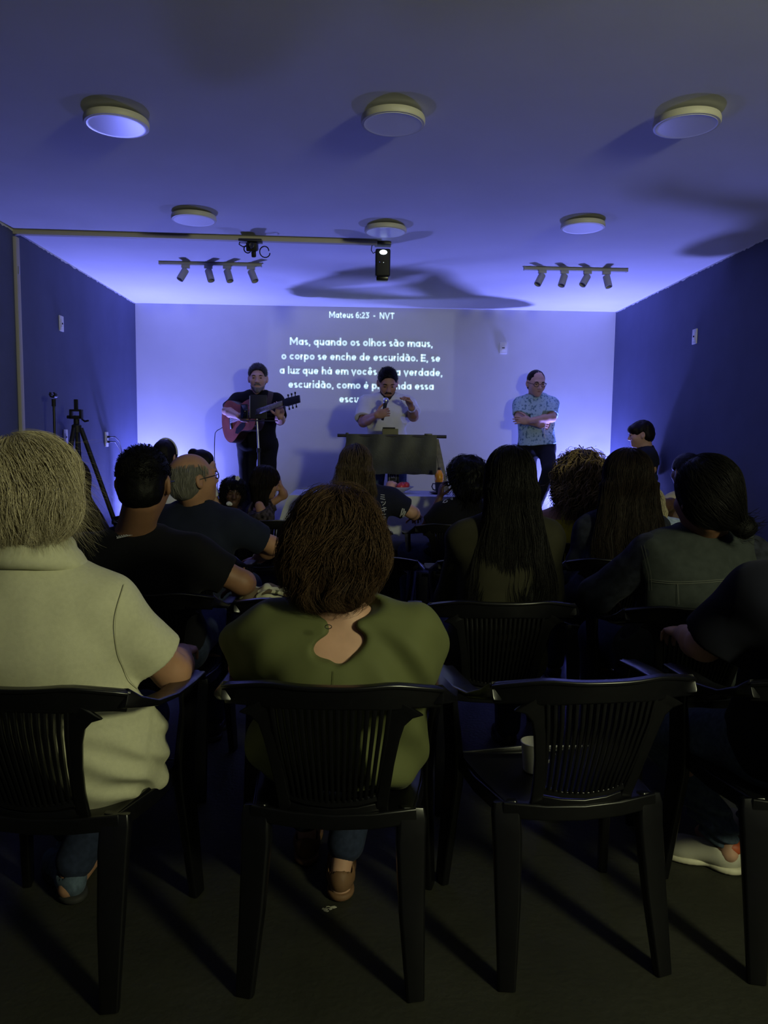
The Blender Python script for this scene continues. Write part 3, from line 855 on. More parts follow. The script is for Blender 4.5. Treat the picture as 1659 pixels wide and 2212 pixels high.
# bowl of fruit
M['bowl'] = mat('pale glass bowl', (0.45, 0.45, 0.50), 0.25, 0.5)
M['apple'] = mat('red apple skin', (0.42, 0.03, 0.025), 0.35, 0.5, noise=(12, 0.4))
M['peach'] = mat('pinkish fruit skin', (0.50, 0.27, 0.20), 0.6, 0.3, noise=(10, 0.3))
zc_ = ztab + 0.005
bw = at(856, 1061, Y=6.02); bw[2] = zc_
t = empty('fruit_bowl', bw, 'wide pale bowl heaped with fruit on the white table', 'bowl')
MB().lathe([(0.0, 0.0), (0.045, 0.0), (0.05, 0.006), (0.10, 0.030), (0.138, 0.052), (0.140, 0.055), (0.132, 0.054), (0.09, 0.032), (0.04, 0.010), (0.0, 0.008)], (0, 0, 0), 40).build('bowl_body', M['bowl'], t)
for (dx, dy, dz, r, mm, lb, nm) in ((0.035, -0.02, 0.052, 0.036, 'apple', 'red apple at the right front of the bowl', 'apple'), (0.05, 0.045, 0.055, 0.036, 'apple', 'red apple at the back right of the bowl', 'apple'),
                                    (-0.045, -0.015, 0.062, 0.040, 'peach', 'pinkish round fruit at the left of the bowl', 'peach'), (-0.02, 0.055, 0.055, 0.036, 'peach', 'pinkish round fruit at the back of the bowl', 'peach'),
                                    (0.078, -0.01, 0.066, 0.028, 'apple', 'small red fruit on the right rim of the bowl', 'apple')):
    o = MB().lathe([(0.0, -r * .92), (r * .5, -r * .86), (r * .9, -r * .4), (r, 0.05 * r), (r * .86, r * .55), (r * .45, r * .88), (r * .12, r * .78), (0.0, r * .7)], (0, 0, 0), 24).build(nm, M[mm])
    o.location = (bw[0] + dx, bw[1] + dy, bw[2] + dz)
    tag(o, lb, 'fruit', 'fruit heaped in the bowl')
    MB().tube([(0, 0, r * .7), (0.003, 0, r * 1.05)], 0.002, 6).build('stem', M['dark_wood'], o)
# knife resting on the bowl rim
# cup on a saucer, and a tall orange juice bottle
M['cup'] = mat('dark grey cup', (0.05, 0.05, 0.055), 0.35, 0.5)
M['juice'] = mat('orange juice', (0.75, 0.30, 0.01), 0.25, 0.5)
cu = at(949, 1066, Y=5.98); cu[2] = zc_
t = empty('saucer', cu, 'dark saucer under the cup on the white table', 'saucer')
MB().lathe([(0.0, 0.002), (0.04, 0.0), (0.078, 0.012), (0.080, 0.016), (0.04, 0.006), (0.0, 0.006)], (0, 0, 0), 36).build('plate', M['cup'], t)
t = empty('cup', cu + np.array([0, 0, 0.007]), 'dark cup with a loop handle standing on the saucer', 'cup')
MB().lathe([(0.0, 0.0), (0.024, 0.0), (0.033, 0.03), (0.036, 0.085), (0.033, 0.085), (0.030, 0.03), (0.0, 0.006)], (0, 0, 0), 32).build('body', M['cup'], t)
MB().tube([(-0.033, 0, 0.074), (-0.052, 0, 0.076), (-0.060, 0, 0.052), (-0.050, 0, 0.030), (-0.030, 0, 0.022)], 0.005, 8).build('handle', M['cup'], t)
jb = at(948, 1066, Y=6.22); jb[2] = zc_
t = empty('juice_bottle', jb, 'rounded orange juice bottle standing behind the cup on the table', 'bottle')
MB().lathe([(0.0, 0.0), (0.022, 0.0), (0.026, 0.05), (0.036, 0.10), (0.034, 0.14), (0.020, 0.172), (0.012, 0.182), (0.0, 0.184)], (0, 0, 0), 28).build('body', M['juice'], t)
MB().lathe([(0.0125, 0.180), (0.0135, 0.182), (0.0135, 0.200), (0.0, 0.202)], (0, 0, 0), 20).build('cap', M['dark_wood'], t)

# ------------------------------------------------------------------ tripod and microphone stand by the left wall
YQ = 5.55
hd = at(165, 895, Y=YQ)
t = empty('tripod', (hd[0], YQ, 0), 'black camera tripod with a phone holder by the left wall', 'tripod')
b_ = np.array([hd[0], YQ, 0])
zk = at(165, 925, Y=YQ)[2]
MB(b_).lathe([(0.0, 0.0), (0.036, 0.0), (0.034, 0.05), (0.02, 0.06), (0.02, 0.12), (0.0, 0.12)], (hd[0], YQ, zk - 0.03), 20).build('shoulder', M['black'], t)
for a in (0.15, 1.95, 4.60):
    d_ = np.array([math.cos(a - 0.15), math.sin(a - 0.15), 0])
    top = np.array([hd[0], YQ, zk]) + d_ * 0.03
    foot = np.array([hd[0], YQ, 0.012]) + d_ * 0.50
    mid = top * 0.45 + foot * 0.55
    lg = MB(b_).tube([top, mid], 0.017, 10).build('leg', M['black'], t)
    MB(b_).tube([mid, foot], 0.011, 10).build('lower_tube', M['black_metal'], lg)
    MB(b_).tube([foot + [0, 0, 0.02], foot - [0, 0, 0.012]], 0.016, 10).build('rubber_foot', M['black'], lg)
    MB(b_).tube([mid + (top - mid) * 0.06, mid - (top - mid) * 0.05], 0.022, 10).build('clamp', M['black'], lg)
MB(b_).tube([(hd[0], YQ, zk + 0.05), (hd[0], YQ, zk - 0.42)], 0.013, 12).build('centre_column', M['black'], t)
ph = MB(b_).box((hd[0], YQ, at(165, 902, Y=YQ)[2]), (0.085, 0.05, 0.022)).box((hd[0] - 0.035, YQ, hd[2]), (0.016, 0.05, 0.06)).box((hd[0] + 0.035, YQ, hd[2]), (0.016, 0.05, 0.06)).box((hd[0], YQ, at(165, 888, Y=YQ)[2] + 0.004), (0.085, 0.05, 0.016))
hdo = ph.build('head', M['black'], t, bevel=0.004)
MB(b_).tube([(hd[0] - 0.04, YQ, hd[2] - 0.02), (hd[0] - 0.065, YQ, hd[2] - 0.02)], 0.012, 12).build('knob', M['black'], hdo)
MB(b_).tube([(hd[0] + 0.04, YQ, hd[2] - 0.035), (hd[0] + 0.07, YQ - 0.03, hd[2] - 0.05), (hd[0] + 0.10, YQ - 0.05, hd[2] - 0.045)], 0.007, 8).build('pan_handle', M['black'], hdo)
MB(b_).box((hd[0], YQ, at(165, 874, Y=YQ)[2]), (0.028, 0.02, 0.075)).build('phone_holder', M['black'], t, bevel=0.005)
mp = at(116, 862, Y=5.35)
t = empty('microphone_stand', (mp[0], 5.35, 0), 'thin black microphone stand by the left wall, left of the tripod', 'stand')
b_ = np.array([mp[0], 5.35, 0])
MB(b_).tube([(mp[0], 5.35, 0.012), (mp[0], 5.35, mp[2])], 0.009, 12).build('pole', M['black_metal'], t)
MB(b_).lathe([(0.0, 0.0), (0.125, 0.0), (0.125, 0.012), (0.03, 0.022), (0.012, 0.05), (0.0, 0.05)], (mp[0], 5.35, 0), 32).build('base', M['black_metal'], t)
MB(b_).tube([(mp[0], 5.35, mp[2] - 0.05), (mp[0], 5.35, mp[2] + 0.0)], 0.014, 12).build('joint', M['black'], t)
clp = MB(b_)
for k in range(7):
    a = -0.6 + k * (PI + 1.2) / 6
    clp.box((mp[0] + 0.016 * math.cos(a + PI / 2 + PI / 2), 5.35, mp[2] + 0.030 + 0.016 * math.sin(a + PI)), (0.012, 0.055, 0.012), roty(-a))
clp.build('microphone_clip', M['black'], t, bevel=0.002)
# ------------------------------------------------------------------ people: smooth bodies from blended volumes
def vnoise(P, seed=0):
    """smooth value noise in [-1, 1] at points P (N,3)"""
    P = np.asarray(P, float); I = np.floor(P).astype(np.int64); f = P - I
    f = f * f * (3 - 2 * f)
    out = np.zeros(len(P))
    for dx in (0, 1):
        for dy in (0, 1):
            for dz in (0, 1):
                h = (I[:, 0] + dx) * 374761393 + (I[:, 1] + dy) * 668265263 + (I[:, 2] + dz) * 2147483647 + seed * 1274126177
                h = (h ^ (h >> 13)) * 1274126177
                h = (h ^ (h >> 16)) & 0xFFFF
                wgt = (f[:, 0] if dx else 1 - f[:, 0]) * (f[:, 1] if dy else 1 - f[:, 1]) * (f[:, 2] if dz else 1 - f[:, 2])
                out += wgt * (h / 32767.5 - 1)
    return out


def unit(v):
    v = np.asarray(v, float)
    return v / (np.linalg.norm(v) + 1e-12)


def catmull(A, n):
    A = np.asarray(A, float)
    if A.ndim == 1: A = A[:, None]
    m_ = len(A); B = np.vstack([2 * A[0] - A[1], A, 2 * A[-1] - A[-2]])
    T = np.linspace(0, m_ - 1, n); out = []
    for t in T:
        i = min(int(t), m_ - 2); u = t - i
        p0, p1, p2, p3 = B[i], B[i + 1], B[i + 2], B[i + 3]
        out.append(0.5 * (2 * p1 + (p2 - p0) * u + (2 * p0 - 5 * p1 + 4 * p2 - p3) * u ** 2 + (3 * p1 - p0 - 3 * p2 + p3) * u ** 3))
    return np.array(out)


class Vol:
    def __init__(self):
        self.pr = []

    def add(self, fn, lo, hi, k, op):
        self.pr.append((fn, np.array(lo, float), np.array(hi, float), k, op)); return self

    def cap(self, a, b, ra, rb=None, k=0.03, op='u'):
        a = np.array(a, float); b = np.array(b, float); rb = ra if rb is None else rb
        ab = b - a; L = max(np.dot(ab, ab), 1e-10)

        def fn(P):
            t = np.clip((P - a) @ ab / L, 0, 1)
            return np.linalg.norm(P - a - t[:, None] * ab, axis=1) - (ra + (rb - ra) * t)
        r = max(ra, rb)
        return self.add(fn, np.minimum(a, b) - r, np.maximum(a, b) + r, k, op)

    def ell(self, c, r, R=None, k=0.03, op='u'):
        c = np.array(c, float); r = np.array(r, float); R = np.eye(3) if R is None else R

        def fn(P):
            q = (P - c) @ R
            k0 = np.linalg.norm(q / r, axis=1); k1 = np.linalg.norm(q / (r * r), axis=1)
            return k0 * (k0 - 1) / (k1 + 1e-9)
        m_ = r.max()
        e = np.abs(R) @ r
        return self.add(fn, c - e, c + e, k, op)

    def plane(self, p, n, k=0.01):
        """keep the side n points away from"""
        p = np.array(p, float); n = unit(n)
        return self.add(lambda P: (P - p) @ n, [-9] * 3, [9] * 3, k, 'i')

    def loft(self, C, rx, ry, right, k=0.03, n=2.3, off=0.0, op='u'):
        N = 40
        Cc = catmull(C, N); X = catmull(rx, N)[:, 0] + off; Y = catmull(ry, N)[:, 0] + off
        ax = unit(Cc[-1] - Cc[0]); T = (Cc - Cc[0]) @ ax; c0 = Cc[0]
        T = np.maximum.accumulate(T + np.arange(N) * 1e-7)
        right = unit(np.array(right, float) - ax * np.dot(right, ax)); fwd = np.cross(ax, right)

        def fn(P):
            t = (P - c0) @ ax
            cx = np.stack([np.interp(t, T, Cc[:, i]) for i in range(3)], 1)
            q = P - cx; x = q @ right; y = q @ fwd
            a = np.interp(t, T, X); b = np.interp(t, T, Y)
            d = (((np.abs(x) / a) ** n + (np.abs(y) / b) ** n) ** (1 / n) - 1) * np.minimum(a, b)
            dz = np.maximum(t - T[-1], T[0] - t)
            return np.where(dz > 0, np.sqrt(np.maximum(d, 0) ** 2 + dz ** 2), d)
        m_ = max(X.max(), Y.max())
        return self.add(fn, Cc.min(0) - m_, Cc.max(0) + m_, k, op)

    @staticmethod
    def mix(d, e, k, op):
        if op == 'u':
            h = np.maximum(k - np.abs(d - e), 0) / k
            return np.minimum(d, e) - h * h * k * 0.25
        if op == 's': e = -e
        h = np.maximum(k - np.abs(d - e), 0) / k
        return np.maximum(d, e) + h * h * k * 0.25

    def eval(self, P):
        d = np.full(len(P), 1.0)
        for fn, lo, hi, k, op in self.pr:
            d = self.mix(d, fn(P), k, op)
        return d

    def normal(self, P, e=0.003):
        g = np.stack([self.eval(P + np.eye(3)[i] * e) - self.eval(P - np.eye(3)[i] * e) for i in range(3)], 1)
        return g / (np.linalg.norm(g, axis=1, keepdims=True) + 1e-9)

    def mesh(self, h, disp=None, zmin=None):
        U = [p for p in self.pr if p[4] == 'u']
        lo = np.min([p[1] for p in U], 0) - 4 * h - 0.012; hi = np.max([p[2] for p in U], 0) + 4 * h + 0.012
        if zmin is not None: lo[2] = max(lo[2], zmin - 2 * h)
        n = np.ceil((hi - lo) / h).astype(int) + 1
        v = np.full(n, 1.0, np.float32)
        ax = [lo[i] + h * np.arange(n[i]) for i in range(3)]
        for fn, a, b, k, op in self.pr:
            m_ = k + 3 * h
            i0 = [max(0, int((a[i] - m_ - lo[i]) / h)) for i in range(3)]
            i1 = [min(n[i], int((b[i] + m_ - lo[i]) / h) + 2) for i in range(3)]
            if any(i1[i] <= i0[i] for i in range(3)): continue
            sl = tuple(slice(i0[i], i1[i]) for i in range(3))
            G = np.stack(np.meshgrid(*[ax[i][sl[i]] for i in range(3)], indexing='ij'), -1).reshape(-1, 3)
            cur = v[sl].reshape(-1)
            if op != 'u':
                near = cur < 0.06
                if not near.any(): continue
                e = fn(G[near]); cur = cur.copy(); cur[near] = self.mix(cur[near], e, k, op)
            else:
                cur = self.mix(cur, fn(G), k, op)
            v[sl] = cur.reshape(v[sl].shape)
        if disp is not None:
            near = np.argwhere(np.abs(v) < 0.045)
            v[tuple(near.T)] += disp(lo + near * h)
        v[[0, -1]] = np.maximum(v[[0, -1]], h); v[:, [0, -1]] = np.maximum(v[:, [0, -1]], h); v[:, :, [0, -1]] = np.maximum(v[:, :, [0, -1]], h)
        return surface_nets(v, lo, h)


def surface_nets(v, o, h):
    s = v < 0
    n = np.array(v.shape) - 1
    cnt = np.zeros(n, np.int8)
    CO = [(a, b, c) for a in (0, 1) for b in (0, 1) for c in (0, 1)]
    for a, b, c in CO:
        cnt += s[a:a + n[0], b:b + n[1], c:c + n[2]]
    act = (cnt > 0) & (cnt < 8)
    idx = np.full(n, -1, np.int64); A = np.argwhere(act); idx[tuple(A.T)] = np.arange(len(A))
    pos = np.zeros((len(A), 3)); num = np.zeros(len(A))
    for p in CO:
        for ax in range(3):
            if p[ax]: continue
            q = list(p); q[ax] = 1
            va = v[tuple((A + p).T)].astype(float); vb = v[tuple((A + q).T)].astype(float)
            m_ = (va < 0) != (vb < 0)
            t = np.where(m_, va / np.where(m_, va - vb, 1), 0)
            w_ = np.array(p, float) + np.array([1.0 if i == ax else 0.0 for i in range(3)]) * t[:, None]
            pos[m_] += w_[m_]; num += m_
    V = (A + pos / num[:, None]) * h + o
    F = []
    for ax in range(3):
        b, c = [i for i in range(3) if i != ax]
        sa = [slice(None)] * 3; sb = [slice(None)] * 3
        sa[ax] = slice(0, -1); sb[ax] = slice(1, None)
        ch = s[tuple(sa)] != s[tuple(sb)]
        E_ = np.argwhere(ch)
        E_ = E_[(E_[:, b] > 0) & (E_[:, c] > 0) & (E_[:, b] < n[b]) & (E_[:, c] < n[c])]
        ins = s[tuple(E_.T)]
        q = []
        for db, dc in ((-1, -1), (0, -1), (0, 0), (-1, 0)):
            K = E_.copy(); K[:, b] += db; K[:, c] += dc
            q.append(idx[tuple(K.T)])
        Q = np.stack(q, 1)
        flip = ins if ax != 1 else ~ins
        Q[~flip] = Q[~flip][:, ::-1]
        F.append(Q)
    F = np.vstack(F)
    F = F[(F >= 0).all(1)]
    return V, F


def vol_obj(name, vol, h, material, parent, disp=None, zmin=None, label=None, smooth_it=1):
    V, F = vol.mesh(h, disp, zmin)
    b_ = np.array(parent.location) if parent.parent is None else np.array(parent.parent.location)
    for _ in range(smooth_it):                                      # light smoothing of the voxel steps
        E_ = np.vstack([F[:, [0, 1]], F[:, [1, 2]], F[:, [2, 3]], F[:, [3, 0]]])
        acc = np.zeros_like(V); c = np.zeros(len(V))
        np.add.at(acc, E_[:, 0], V[E_[:, 1]]); np.add.at(c, E_[:, 0], 1)
        np.add.at(acc, E_[:, 1], V[E_[:, 0]]); np.add.at(c, E_[:, 1], 1)
        V = V * 0.45 + 0.55 * acc / np.maximum(c, 1)[:, None]
    o = link(name, npmesh(name, V - b_, F), material, parent)
    if label: o['label'] = label
    return o


# ---- anatomy
HEAD = 0.225


def head_frame(yaw, pitch=0, roll=0):
    """columns right, forward, up; yaw 0 looks away from the camera, + turns to the picture's right; pitch + looks up"""
    y = math.radians(yaw)
    return rotz(-y) @ rotx(math.radians(pitch)) @ roty(math.radians(roll))


def add_head(B, hc, R, s, face=True, fem=False, child=False, ear=True):
    q = lambda x, y, z: hc + R @ (np.array([x, y, z]) * s)
    e = lambda *r: np.array(r) * s
    B.ell(q(0, -.014, .034), e(.076, .097, .084), R, .01)
    B.ell(q(0, .022, -.012), e(.067, .074, .078), R, .03)
    B.ell(q(0, .034, -.052), e(.052, .058, .058), R, .03)
    B.ell(q(0, .068, -.092), e(.024, .022, .020), R, .03)
    if face:
        for sd in (-1, 1):
            B.ell(q(sd * .038, .062, -.022), e(.026, .026, .026), R, .02)
            B.ell(q(sd * .033, .1045, .006), e(.016, .014, .012), R, .014, 's')
            B.ell(q(sd * .032, .080, .005), e(.0145, .0135, .0125), R, .004)
            B.ell(q(sd * .011, .104, -.030), e(.009, .010, .008), R, .006)
        B.cap(q(-.036, .086, .026), q(.036, .086, .026), .010 * s, None, .02)
        B.cap(q(0, .092, .012), q(0, .112, -.026), .0085 * s, .0115 * s, .012)
        B.cap(q(-.018, .086, -.058), q(.018, .086, -.058), .0065 * s, None, .010)
        B.cap(q(-.015, .085, -.068), q(.015, .085, -.068), .0070 * s, None, .010)
        B.ell(q(0, .098, -.063), e(.024, .010, .0018), R, .004, 's')
    if ear:
        for sd in (-1, 1):
            Rr = R @ rotz(sd * 0.35)
            B.ell(q(sd * .080, -.012, -.004), e(.010, .020, .032), Rr, .008)
            B.ell(q(sd * .089, -.006, .002), e(.007, .010, .018), Rr, .006, 's')
            B.ell(q(sd * .077, -.006, -.028), e(.008, .010, .012), Rr, .006)


def add_hand(B, wr, d, n, side, s=1.0, curl=(0.5, 0.6, 0.6), thumb=0.4, spread=0.06, curls=None):
    """palm, four unequal fingers and a thumb; d along the hand, n out of the palm, side towards the thumb"""
    d = unit(d); n = unit(np.array(n, float) - d * np.dot(n, d)); side0 = np.cross(d, n)
    side = side0 if np.dot(side0, side) > 0 else -side0
    R = np.stack([side, d, n], 1)
    P_ = lambda a, b, c: wr + (side * a + d * b + n * c) * s
    B.ell(P_(0, .046, 0), np.array([.041, .054, .016]) * s, R, .012)
    B.ell(P_(.022, .035, .008), np.array([.018, .030, .014]) * s, R, .012)
    for i, (o, L, r) in enumerate(((.029, .068, .0088), (.010, .077, .0090), (-.010, .071, .0086), (-.028, .056, .0078))):
        p = P_(o, .086, 0); dd = unit(d + side * spread * (1.5 - i))
        cu = curl if curls is None else curls[i]
        for j, fr in enumerate((.46, .30, .24)):
            a = cu[j]
            dd = unit(dd * math.cos(a) + unit(n - dd * np.dot(n, dd)) * math.sin(a))
            p2 = p + dd * L * fr * s
            B.cap(p, p2, (r - .0006 * j) * s, (r - .0006 * (j + 1)) * s, .004)
            p = p2
    p = P_(.030, .022, .006); dd = unit(d * .62 + side * .72 + n * .30)
    for j, L in enumerate((.040, .034, .026)):
        dd = unit(dd + (n * .55 * thumb + d * .35 * thumb - side * .45 * thumb) * (0 if j == 0 else 1))
        p2 = p + dd * L * s
        B.cap(p, p2, (.0115 - .0012 * j) * s, (.0105 - .0012 * j) * s, .006); p = p2


class P_:
    pass


def pose(hc, pel, byaw=0.0, hyaw=None, hpitch=0, hroll=0, hs=1.0, sc=1.0, sw=0.172, bulk=1.0, fem=False, seated=True, floor=0.0, nb=None, arms=None, legs=None, shr=(0, 0)):
    """collects the joints of one person; everything in world coordinates"""
    p = P_()
    p.hc = np.array(hc, float); p.pel = np.array(pel, float); p.R = head_frame(byaw if hyaw is None else hyaw, hpitch, hroll)
    p.B = head_frame(byaw); p.hs = hs; p.sc = sc; p.bulk = bulk; p.fem = fem; p.seated = seated; p.floor = floor
    rt, fw, up = p.B[:, 0], p.B[:, 1], p.B[:, 2]
    p.rt, p.fw = rt, fw
    p.nb = np.array(nb, float) if nb is not None else p.hc - up * 0.185 * hs * (1.0) - fw * 0.035 * hs
    ax = unit(p.nb - p.pel); p.ax = ax
    p.sh = [p.nb - ax * (0.092 * sc - shr[i]) + rt * sd * sw * sc for i, sd in enumerate((-1, 1))]     # left (picture left when facing away), right
    p.el, p.wr, p.hd = [], [], []
    for i, sd in enumerate((-1, 1)):
        a = arms[i] if arms else None
        if a is None:
            el = p.sh[i] - np.array([0, 0, .255]) * sc + rt * sd * .055 * sc + fw * .10 * sc
            wr = el + fw * .23 * sc - rt * sd * .06 * sc - np.array([0, 0, .02])
            a = (el, wr, dict(d=fw - rt * sd * .3, n=(0, 0, -1), side=-rt * sd))
        p.el.append(np.array(a[0], float)); p.wr.append(np.array(a[1], float)); p.hd.append(a[2])
    p.hip = [p.pel + rt * sd * .092 * sc * (1.05 if fem else 1.0) for sd in (-1, 1)]
    p.kn, p.an = [], []
    for i, sd in enumerate((-1, 1)):
        l = legs[i] if legs else None
        if l is None:
            if seated:
                kn = p.hip[i] + fw * .41 * sc + rt * sd * .05 + np.array([0, 0, -.01])
                an = np.array([kn[0], kn[1], floor + .085 * sc]) + fw * -.03 * sc
            else:
                kn = np.array([p.hip[i][0], p.hip[i][1], floor + .50 * sc]) + rt * sd * .015 + fw * .02
                an = np.array([p.hip[i][0], p.hip[i][1], floor + .085 * sc]) + rt * sd * .025
            l = (kn, an)
        p.kn.append(np.array(l[0], float)); p.an.append(np.array(l[1], float))
    return p


TM = dict(u=[-.16, 0, .28, .60, .80, .93, 1.0], rx=[.135, .168, .150, .166, .158, .112, .066], ry=[.085, .120, .112, .122, .102, .078, .060])
TF = dict(u=[-.16, 0, .30, .60, .80, .93, 1.0], rx=[.145, .180, .135, .150, .140, .100, .058], ry=[.090, .128, .104, .118, .095, .070, .052])


def torso(V, p, off=0.0, k=.03, rx=1.0, ry=1.0, ulo=None, back=0.0):
    T = TF if p.fem else TM
    L = np.linalg.norm(p.nb - p.pel)
    C = [p.pel + p.ax * L * u + p.fw * (0.012 * math.sin(PI * max(0, u)) * -1 - back * math.sin(PI * max(0, min(1, u)))) for u in T['u']]
    b = p.bulk * p.sc
    V.loft(C, [r * b * rx for r in T['rx']], [r * b * ry for r in T['ry']], p.rt, k, 2.3, off)
    for i in (0, 1):
        V.cap(p.nb - p.ax * .030 * p.sc + (p.sh[i] - p.nb) * .15, p.sh[i], .050 * p.sc * p.bulk ** .5 + off, .054 * p.sc * p.bulk ** .5 + off, .06)


def arm_r(p):
    f = p.sc * (0.86 if p.fem else 1.0) * p.bulk ** 0.6
    return [.052 * f, .041 * f, .043 * f, .027 * f]


def body_mesh(name, p, h, skin, root, face=True, feet=False, hands=(True, True), ear=True):
    V = Vol()
    torso(V, p, -.012)
    add_head(V, p.hc, p.R, p.hs, face, p.fem, ear=ear)
    nk = (.046 if p.fem else .056) * p.hs
    V.cap(p.hc + p.R @ (np.array([0, -.028, -.055]) * p.hs), p.nb + p.ax * .0, nk, nk * 1.12, .03)
    r = arm_r(p)
    for i in (0, 1):
        V.cap(p.sh[i], p.el[i], r[0], r[1], .03)
        m_ = p.el[i] * .68 + p.wr[i] * .32
        V.cap(p.el[i], m_, r[1], r[2], .02); V.cap(m_, p.wr[i], r[2], r[3], .02)
        if hands[i] and p.hd[i] is not None:
            add_hand(V, p.wr[i], s=p.sc * (.92 if p.fem else 1.0), **p.hd[i])
        V.cap(p.hip[i], p.kn[i], .072 * p.sc * p.bulk ** .5, .050 * p.sc, .04)
        cm = p.kn[i] * .66 + p.an[i] * .34 - p.fw * .012
        V.cap(p.kn[i], cm, .050 * p.sc, .048 * p.sc, .03); V.cap(cm, p.an[i], .048 * p.sc, .030 * p.sc, .03)
        V.cap(p.an[i] - np.array([0, 0, .045]) * p.sc - p.fw * .02, p.an[i] - np.array([0, 0, .055]) * p.sc + p.fw * .13 * p.sc, .030 * p.sc, .024 * p.sc, .03)
    return vol_obj(name, V, h, skin, root)


VOLS = {}


def folds(amp=.004, f=9, seed=1, gx=1.0, gz=1.0):
    return lambda P: amp * (vnoise(P * np.array([f * gx, f, f * gz]), seed) + 0.5 * vnoise(P * np.array([f * gx, f, f * gz]) * 2.1, seed + 5))


def shirt(name, p, h, material, root, off=.012, sleeve=.62, hem=0.0, neck=.018, disp=None, slim=1.0, extra=None, long=False, rx=1.0, ry=1.0, back=0.0, soff=None, vneck=None, nk_r=None, label=None):
    """garment over the torso and the upper arms (or whole arms), open at neck, hem and cuffs"""
    V = Vol(); r = arm_r(p); so = off * 1.25 if soff is None else soff
    torso(V, p, off, rx=rx, ry=ry, back=back)
    if extra: extra(V)
    for i in (0, 1):
        if long:
            V.cap(p.sh[i], p.el[i], r[0] + so, r[1] + so, .04); m_ = p.el[i] * .65 + p.wr[i] * .35
            V.cap(p.el[i], m_, r[1] + so, r[2] + so * .8, .03); V.cap(m_, p.wr[i], r[2] + so * .8, r[3] + so * .7, .02)
        elif sleeve > 0:
            e = p.sh[i] * (1 - sleeve) + p.el[i] * sleeve
            re = r[0] * (1 - sleeve) + r[1] * sleeve + so * 1.2
            V.cap(p.sh[i], e, r[0] + so, re, .04)
    up = np.array([0, 0, 1.0])
    # cuffs
    for i in (0, 1):
        if long:
            dr = unit(p.wr[i] - p.el[i]); e = p.wr[i] - dr * .012; j, rr = p.el[i], r[3] + .004
        elif sleeve > 0:
            dr = unit(p.el[i] - p.sh[i]); e = p.sh[i] * (1 - sleeve) + p.el[i] * sleeve; j = p.sh[i]; rr = r[1] + .010
        else: continue

        def fn(P, e=e, dr=dr):          # cut only near this cuff
            q = P - e; t = q @ dr
            lat = np.linalg.norm(q - t[:, None] * dr, axis=1)
            return np.maximum(-t, lat - 0.11)
        V.add(fn, e - .16, e + .16, .004, 's')
        V.cap(e - dr * .035, e + dr * .05, rr, rr, .004, 's')
    # neck opening
    nr = (.050 if p.fem else .060) * p.hs if nk_r is None else nk_r
    nd = unit(p.hc + p.R @ np.array([0, -.02, -.06]) - p.nb)
    V.cap(p.nb + nd * (neck - .02) + p.ax * .005, p.nb + nd * .30, nr, nr + .02, .008, 's')
    if vneck: vneck(V)
    if hem is not None:
        z = p.pel - p.ax * hem
        V.plane(z, -p.ax, .006)
    o = vol_obj(name, V, h, material, root, disp, label=label)
    VOLS[o.name] = V
    return o


def trousers(name, p, h, material, root, off=.014, length=0.94, disp=None, label=None, legw=1.0):
    V = Vol()
    T = TF if p.fem else TM
    L = np.linalg.norm(p.nb - p.pel); b = p.bulk * p.sc
    V.loft([p.pel + p.ax * L * u for u in (-.17, 0, .14)], [.135 * b, T['rx'][1] * b, .160 * b], [.085 * b, T['ry'][1] * b, .112 * b], p.rt, .03, 2.3, off)
    for i in (0, 1):
        e = p.kn[i] * (1 - length) + p.an[i] * length
        V.cap(p.hip[i], p.kn[i], (.080 * p.bulk ** .5 * p.sc + off) * legw, .054 * p.sc * legw + off, .04)
        V.cap(p.kn[i], e, .054 * p.sc * legw + off, .042 * p.sc * legw + off, .03)
    return vol_obj(name, V, h, material, root, disp, label=label)


def shoes(p, material, sole, root, i_list=(0, 1), yaw=(0, 0), label=None):
    for i in i_list:
        V = Vol(); f = unit(rotz(-math.radians(yaw[i])) @ p.fw); rt = np.cross(f, [0, 0, 1.0]); s = p.sc
        a = p.an[i]; z = p.floor if abs(a[2] - p.floor - .085 * s) < .06 else a[2] - .085 * s
        hl = np.array([a[0], a[1], z]) - f * .035 * s
        R = np.stack([rt, f, [0, 0, 1.0]], 1)
        V.ell(hl + f * .03 * s + [0, 0, .050 * s], np.array([.036, .050, .048]) * s, R, .02)
        V.cap(hl + f * .05 * s + [0, 0, .052 * s], hl + f * .15 * s + [0, 0, .040 * s], .038 * s, .036 * s, .03)
        V.ell(hl + f * .185 * s + [0, 0, .036 * s], np.array([.042, .062, .032]) * s, R, .03)
        V.cap(a + [0, 0, .03], a - [0, 0, .03], .030 * s, .034 * s, .01, 's')
        V.plane(hl + [0, 0, .016 * s], (0, 0, -1), .003)
        sh = vol_obj('shoe', V, .006, material, root, label=label)
        W = Vol()
        W.ell(hl + f * .03 * s + [0, 0, .014 * s], np.array([.041, .055, .03]) * s, R, .02)
        W.ell(hl + f * .165 * s + [0, 0, .014 * s], np.array([.047, .085, .03]) * s, R, .03)
        W.plane(hl + [0, 0, .024 * s], (0, 0, 1), .003); W.plane(hl + [0, 0, .002], (0, 0, -1), .003)
        vol_obj('sole', W, .006, sole, sh)


